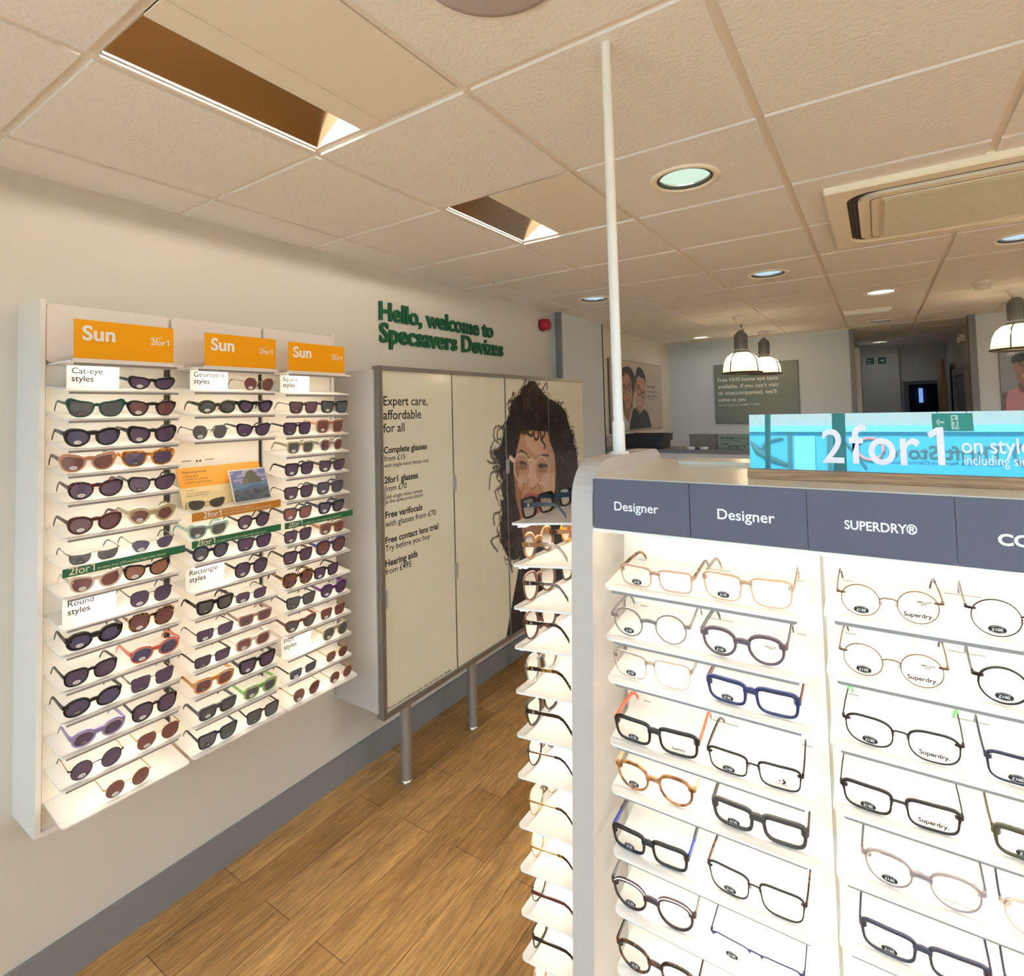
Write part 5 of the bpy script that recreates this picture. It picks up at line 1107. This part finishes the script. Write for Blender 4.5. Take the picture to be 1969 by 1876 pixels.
def shade_glass():
    m = bpy.data.materials.new('prismatic_glass'); m.use_nodes = True; nt = m.node_tree; b = nt.nodes['Principled BSDF']; o = nt.nodes['Material Output']
    b.inputs['Base Color'].default_value = (*S(236, 222, 184), 1); b.inputs['Roughness'].default_value = .15
    tl = nt.nodes.new('ShaderNodeBsdfTranslucent'); tl.inputs[0].default_value = (*S(250, 236, 200), 1)
    tr = nt.nodes.new('ShaderNodeBsdfTransparent'); tr.inputs[0].default_value = (.96, .92, .82, 1)
    m1 = nt.nodes.new('ShaderNodeMixShader'); m1.inputs[0].default_value = .72; m2 = nt.nodes.new('ShaderNodeMixShader'); m2.inputs[0].default_value = .30
    nt.links.new(b.outputs[0], m1.inputs[1]); nt.links.new(tl.outputs[0], m1.inputs[2]); nt.links.new(m1.outputs[0], m2.inputs[1]); nt.links.new(tr.outputs[0], m2.inputs[2]); nt.links.new(m2.outputs[0], o.inputs[0])
    return m
glass_shade = shade_glass()
def pendant(x, y, lab, dz=0):
    t_ = wthing('pendant_lamp', lab, 'lamp', (x, y, H), 'factory pendant lamps'); zb = 2.12+dz
    MB().lathe([(.062, -.004), (.060, -.018), (.030, -.055), (.022, -.075), (.0001, -.08)], (x, y, H), 24).obj('ceiling_rose', white_pl, t_)
    MB().tube([(x, y, H-.07), (x+.012, y, H-.10), (x+.026, y, H-.13), (x-.014, y, H-.155), (x, y, zb+.38)], .006, 8).obj('cable', black_m, t_)
    h = MB(); h.lathe([(.0001, .40), (.022, .395), (.045, .37), (.056, .355), (.056, .215), (.05, .205)], (x, y, zb), 28)
    for k in range(18):
        a_ = 2*PI*k/18; h.box(-.002, .006, -.004, .004, .22, .352, lambda u, v, w: (x+(.054+u)*math.cos(a_)-v*math.sin(a_), y+(.054+u)*math.sin(a_)+v*math.cos(a_), zb+w))
    h.obj('gear_housing', lamp_grey, t_)
    MB().lathe([(.06, .205), (.075, .195), (.075, .185), (.058, .18)], (x, y, zb), 28, 'z', False).obj('collar', lamp_grey, t_)
    MB().lathe([(.058, .19), (.095, .178), (.132, .145), (.155, .095), (.164, .04), (.166, .006)], (x, y, zb), 40, 'z', False).obj('glass_shade', glass_shade, t_)
    for k in range(4):
        a_ = PI/4+PI/2*k + .35; pr = [(.06, .192), (.097, .180), (.134, .147), (.157, .097), (.167, .03), (.169, .004)]
        MB().tube([(x+r*math.cos(a_), y+r*math.sin(a_), zb+z) for r, z in pr], .006, 6).obj('strap', lamp_grey, t_)
    MB().lathe([(.164, .008), (.176, .006), (.178, -.006), (.166, -.010), (.160, 0)], (x, y, zb), 40, 'z', False).obj('lower_ring', P('ring_dark', S(84, 80, 74), .4, .3), t_)
    MB().lathe([(.0001, .03), (.05, .045), (.07, .085), (.05, .135), (.02, .16), (.018, .19)], (x, y, zb), 24).obj('bulb', warm_em, t_)
pendant(1.260, 5.48, 'glass-domed pendant lamp over the counter, the larger in view')
pendant(1.256, 6.77, 'glass-domed pendant lamp partly hidden behind the other one', .045)
pendant(3.215, 5.60, 'glass-domed pendant lamp in front of the athlete poster', .07)

# ------------------------------------------------------------------ counter and what stands on it
ct_ = wthing('reception_counter', 'tall white counter with a grey top near the back wall', 'counter', (1.0, 5.2, 0))
MB().box(.025, 2.0, 5.003, 5.45, 0, 1.399).obj('body', P('counter_white', S(214, 212, 212), .5), ct_)
MB().box(.024, 2.02, 4.985, 5.47, 1.400, 1.428).obj('worktop', P('counter_grey', S(122, 122, 126), .45), ct_)
MB().box(.80, 2.0, 4.992, 5.0, 1.335, 1.345).obj('slot', dark_m, ct_)
t_ = wthing('plastic_basket', 'clear plastic basket on the counter by the dark wall strip', 'basket', (.08, 5.12, 1.428))
b = MB(); bk = lambda i, z: [(i, 5.06+i, z), (.165-i, 5.06+i, z), (.165-i, 5.2-i, z), (i, 5.2-i, z)]
lo, hi = bk(.028, 1.43), bk(.012, 1.55)
b.add(lo+hi, [(0, 3, 2, 1), (0, 1, 5, 4), (1, 2, 6, 5), (2, 3, 7, 6), (3, 0, 4, 7)])
b.obj('bowl', GLASSY('basket_plastic', (.9, .88, .84), (.78, .76, .70), .45, .3), t_)
r_ = MB()
for k in range(8): r_.box(.03+.0145*k, .034+.0145*k, 5.066, 5.07, 1.44, 1.535)
r_.tube([(.012, 5.072, 1.55), (.153, 5.072, 1.55), (.153, 5.188, 1.55), (.012, 5.188, 1.55), (.012, 5.072, 1.55)], .004, 6)
r_.obj('slat', P('basket_slat', S(222, 218, 208), .4), t_)
MB().tube([(.02, 5.13, 1.55), (.03, 5.13, 1.61), (.085, 5.13, 1.625), (.14, 5.13, 1.61), (.147, 5.13, 1.55)], .003, 6).obj('handle', P('basket_slat2', S(214, 210, 204), .4), t_)
for i, (a_, b_, z0, z1, lab) in enumerate(((.225, .600, 1.428, 1.500, 'black tray at the bottom of the stack on the counter'), (.240, .625, 1.500, 1.565, 'black tray on top of the stack on the counter'))):
    t_ = wthing('black_tray', lab, 'tray', ((a_+b_)/2, 5.2, z0), 'black trays')
    MB().prism(rrect(a_, b_, 5.06, 5.36, .01, 3), XY, z0, z1-.012).obj('tray_body', black_m, t_)
    MB().ring(rrect(a_-.004, b_+.004, 5.056, 5.364, .012, 3), rrect(a_+.012, b_-.012, 5.072, 5.348, .006, 3), XY, z1-.012, z1).obj('rim', black_m, t_)
t_ = wthing('display_box', 'grey box standing on the counter beside the green lens card', 'box', (.96, 5.22, 1.428))
MB().box(.845, 1.075, 5.14, 5.30, 1.428, 1.552).obj('carton', P('box_grey', S(124, 120, 116), .6), t_)
MB().box(.84, 1.08, 5.135, 5.305, 1.552, 1.560).obj('cover', P('box_grey2', S(112, 108, 106), .6), t_)
t_ = wthing('lens_card', 'green lens treatments card on the counter', 'card', (1.3, 5.2, 1.428))
MB().box(1.085, 1.62, 5.19, 5.20, 1.428, 1.565).obj('board', P('card_green', S(140, 160, 140), .5), t_)
text('Our lenses', (1.105, 5.1892, 1.520), '-y', width=.12, mat=ink_black, parent=t_, bold=.03)
text('and lens treatments', (1.235, 5.1892, 1.520), '-y', width=.21, mat=ink_black, parent=t_)
text('One complete price with all glasses', (1.105, 5.1892, 1.503), '-y', width=.18, mat=ink_grey, parent=t_)
text('Included', (1.115, 5.1892, 1.470), '-y', width=.06, mat=ink_black, parent=t_, bold=.03); text('Upgrade', (1.32, 5.1892, 1.470), '-y', width=.06, mat=ink_black, parent=t_, bold=.03)
wh = P('white_prop', S(236, 234, 228), .3)
for i, (x, lab) in enumerate(((.87, 'small white lens case before the grey box'), (.99, 'small white dish before the grey box edge'))):
    t_ = wthing('lens_case', lab, 'case', (x, 5.08, 1.428), 'small white items on the counter')
    MB().lathe([(.0001, 0), (.034, .001), (.038, .012), (.036, .018)], (x, 5.08, 1.428), 20).obj('tub', wh, t_); MB().lathe([(.037, .018), (.037, .024), (.0001, .027)], (x, 5.08, 1.428), 20).obj('cap', wh, t_)
eyewear('spectacles', 'small white and black spectacles lying on the counter before the green card', 'spectacles', (1.27, 5.08, 1.429), .3, .13, 'rect', 'black', 'clear', .003, 'clear', .11, None, None)

# ------------------------------------------------------------------ posters on the far walls
PO = json.loads(POSTERS)
edge_m = P('poster_edge', S(96, 92, 90), .5)
t_ = wthing('couple_poster', 'square poster of two smiling people in spectacles on the side wall', 'poster', (0, 6.08, 1.565))
MB().box(.003, .02, 5.268, 6.897, 1.562, 2.338).obj('board', edge_m, t_)
print_sheet('print', 5.272, 6.893, 1.566, 2.334, 190, 110, S(196, 180, 168), [tuple(o) for o in PO['couple']], lambda u, v: (.0205, u, v), t_, .35)
for i, (s, w_) in enumerate((("With a new glass", .30), ("to choose from, it's easy", .37), ("to find your perfect pair", .37))):
    text(s, (.0212, 6.345, 2.052-.055*i), '+x', width=w_, mat=ink_black, parent=t_, bold=.01)
text('Ask for details', (.0212, 6.365, 1.91), '+x', width=.21, mat=ink_black, parent=t_)
t_ = wthing('eye_test_poster', 'grey-green eye test poster on the back wall behind the pendants', 'poster', (1.05, 7.33, 1.6))
MB().box(.566, 1.530, YB-.022, YB-.003, 1.592, 2.335).obj('board', P('poster_edge_grey', S(90, 96, 94), .5), t_)
MB().box(.570, 1.526, YB-.024, YB-.0215, 1.596, 2.331).obj('sheet', P('poster_sage', S(128, 138, 132), .45), t_)
for i, s in enumerate(('Free NHS home eye tests', "available. If you can't visit", "us unaccompanied, we'll", 'come to you')):
    text(s, (.612, YB-.0248, 2.118-.083*i), '-y', width=(.70, .70, .675, .325)[i], mat=ink_white, parent=t_, bold=.012)
text('Ask for details or call 0800 731 0041', (.612, YB-.0248, 1.812), '-y', width=.48, mat=ink_white, parent=t_)
t_ = wthing('athlete_poster', 'poster of a laughing person in white visor and pink top', 'poster', (3.75, 6.97, 1.6))
MB().box(3.284, 4.25, 6.962, 6.977, 1.60, 2.392).obj('board', edge_m, t_)
print_sheet('print', 3.288, 4.246, 1.604, 2.388, 120, 100, S(140, 142, 146), [tuple(o) for o in PO['athlete']], lambda u, v: (u, 6.9615, v), t_, .35)
sg_green = P('exit_green', S(24, 84, 64), .5)
def exit_sign(name, lab, x0, x1, z0, z1, y, face, word, flip):
    t_ = wthing(name, lab, 'sign', ((x0+x1)/2, y, z0)); s_ = -1 if face == '-y' else 1
    MB().box(x0, x1, min(y, y-.004*s_), max(y, y-.004*s_), z0, z1).obj('sign_board', P('exit_border', S(206, 214, 206), .5), t_)
    MB().box(x0+.006, x1-.006, min(y, y+.001*s_), max(y, y+.001*s_), z0+.006, z1-.006).obj('sign_face', P('exit_face_bright', S(30, 130, 84), .5, em=S(30, 150, 90), es=1.2) if flip else sg_green, t_)
    yy = y+.0018*s_; w_, h = x1-x0, z1-z0; R_ = lambda u, v: ((x0+u*w_) if face == '-y' else (x1-u*w_), yy, z0+v*h)
    b = MB(); hd = [(.06*math.cos(k*PI/5)+.0, .06*math.sin(k*PI/5)) for k in range(10)]
    asp = h/w_
    ux = .50 if not flip else .44
    b.add([R_(ux-.085, .1), R_(ux+.085, .1), R_(ux+.085, .9), R_(ux-.085, .9)], [(0, 1, 2, 3)])
    b.add([R_(.70, .44), R_(.82, .44), R_(.82, .56), R_(.70, .56)], [(0, 1, 2, 3)]); b.add([R_(.80, .22), R_(.90, .5), R_(.80, .78), R_(.845, .5)], [(0, 1, 3), (1, 2, 3)])
    b.obj('pictogram', P('exit_white_lit', S(240, 244, 240), .5, em=(.9, 1, .92), es=1.6) if flip else ink_white, t_)
    m = MB(); yy = y+.0026*s_
    m.add([R_(ux+.02+a_*asp*1.1, .76+b_*1.1) for a_, b_ in hd], [list(range(10))])
    def limb(pts, wd_):
        for (u1, v1), (u2, v2) in zip(pts[:-1], pts[1:]):
            du, dv = u2-u1, (v2-v1)*asp; l = math.hypot(du, dv); nx, ny = -dv/l*wd_, du/l*wd_/asp
            m.add([R_(u1+nx, v1+ny), R_(u1-nx, v1-ny), R_(u2-nx, v2-ny), R_(u2+nx, v2+ny)], [(0, 1, 2, 3)])
    limb([(ux+.01, .66), (ux-.02, .42)], .02); limb([(ux-.02, .42), (ux+.03, .3), (ux+.01, .14)], .013); limb([(ux-.02, .42), (ux-.03, .25), (ux-.07, .2)], .013); limb([(ux+.01, .64), (ux+.05, .52), (ux+.07, .58)], .009); limb([(ux+.0, .64), (ux-.05, .6), (ux-.06, .48)], .009)
    m.obj('running_figure', sg_green, t_)
    if word:
        text('Fire', (x0+.08*w_, y+.0018*s_, z0+.55*h), face, width=.16*w_, mat=ink_white, parent=t_, bold=.02); text('exit', (x0+.08*w_, y+.0018*s_, z0+.2*h), face, width=.15*w_, mat=ink_white, parent=t_, bold=.02)
    return t_
exit_sign('exit_sign', 'green fire exit sign on the corridor end wall', 2.175, 2.435, 2.365, 2.475, 9.798, '-y', True, False)
es = exit_sign('exit_sign', 'hanging green exit sign near the front window, mirrored in the teal sign', 2.555, 2.735, 2.240, 2.340, -1.75, '+y', False, True)
b = MB()
for x in (2.58, 2.71): b.tube([(x, -1.754, 2.335), (x, -1.754, H-.004)], .003, 6)
b.obj('hanger', chrome, es)
t_ = wthing('door_closer', 'small white door closer high on the corridor wall', 'fitting', (3.1, 7.35, 2.5))
MB().box(3.075, 3.12, 7.72, 7.86, 2.46, 2.53).obj('body', white_pl, t_); MB().box(3.06, 3.075, 7.76, 7.80, 2.44, 2.50).obj('arm', white_pl, t_)
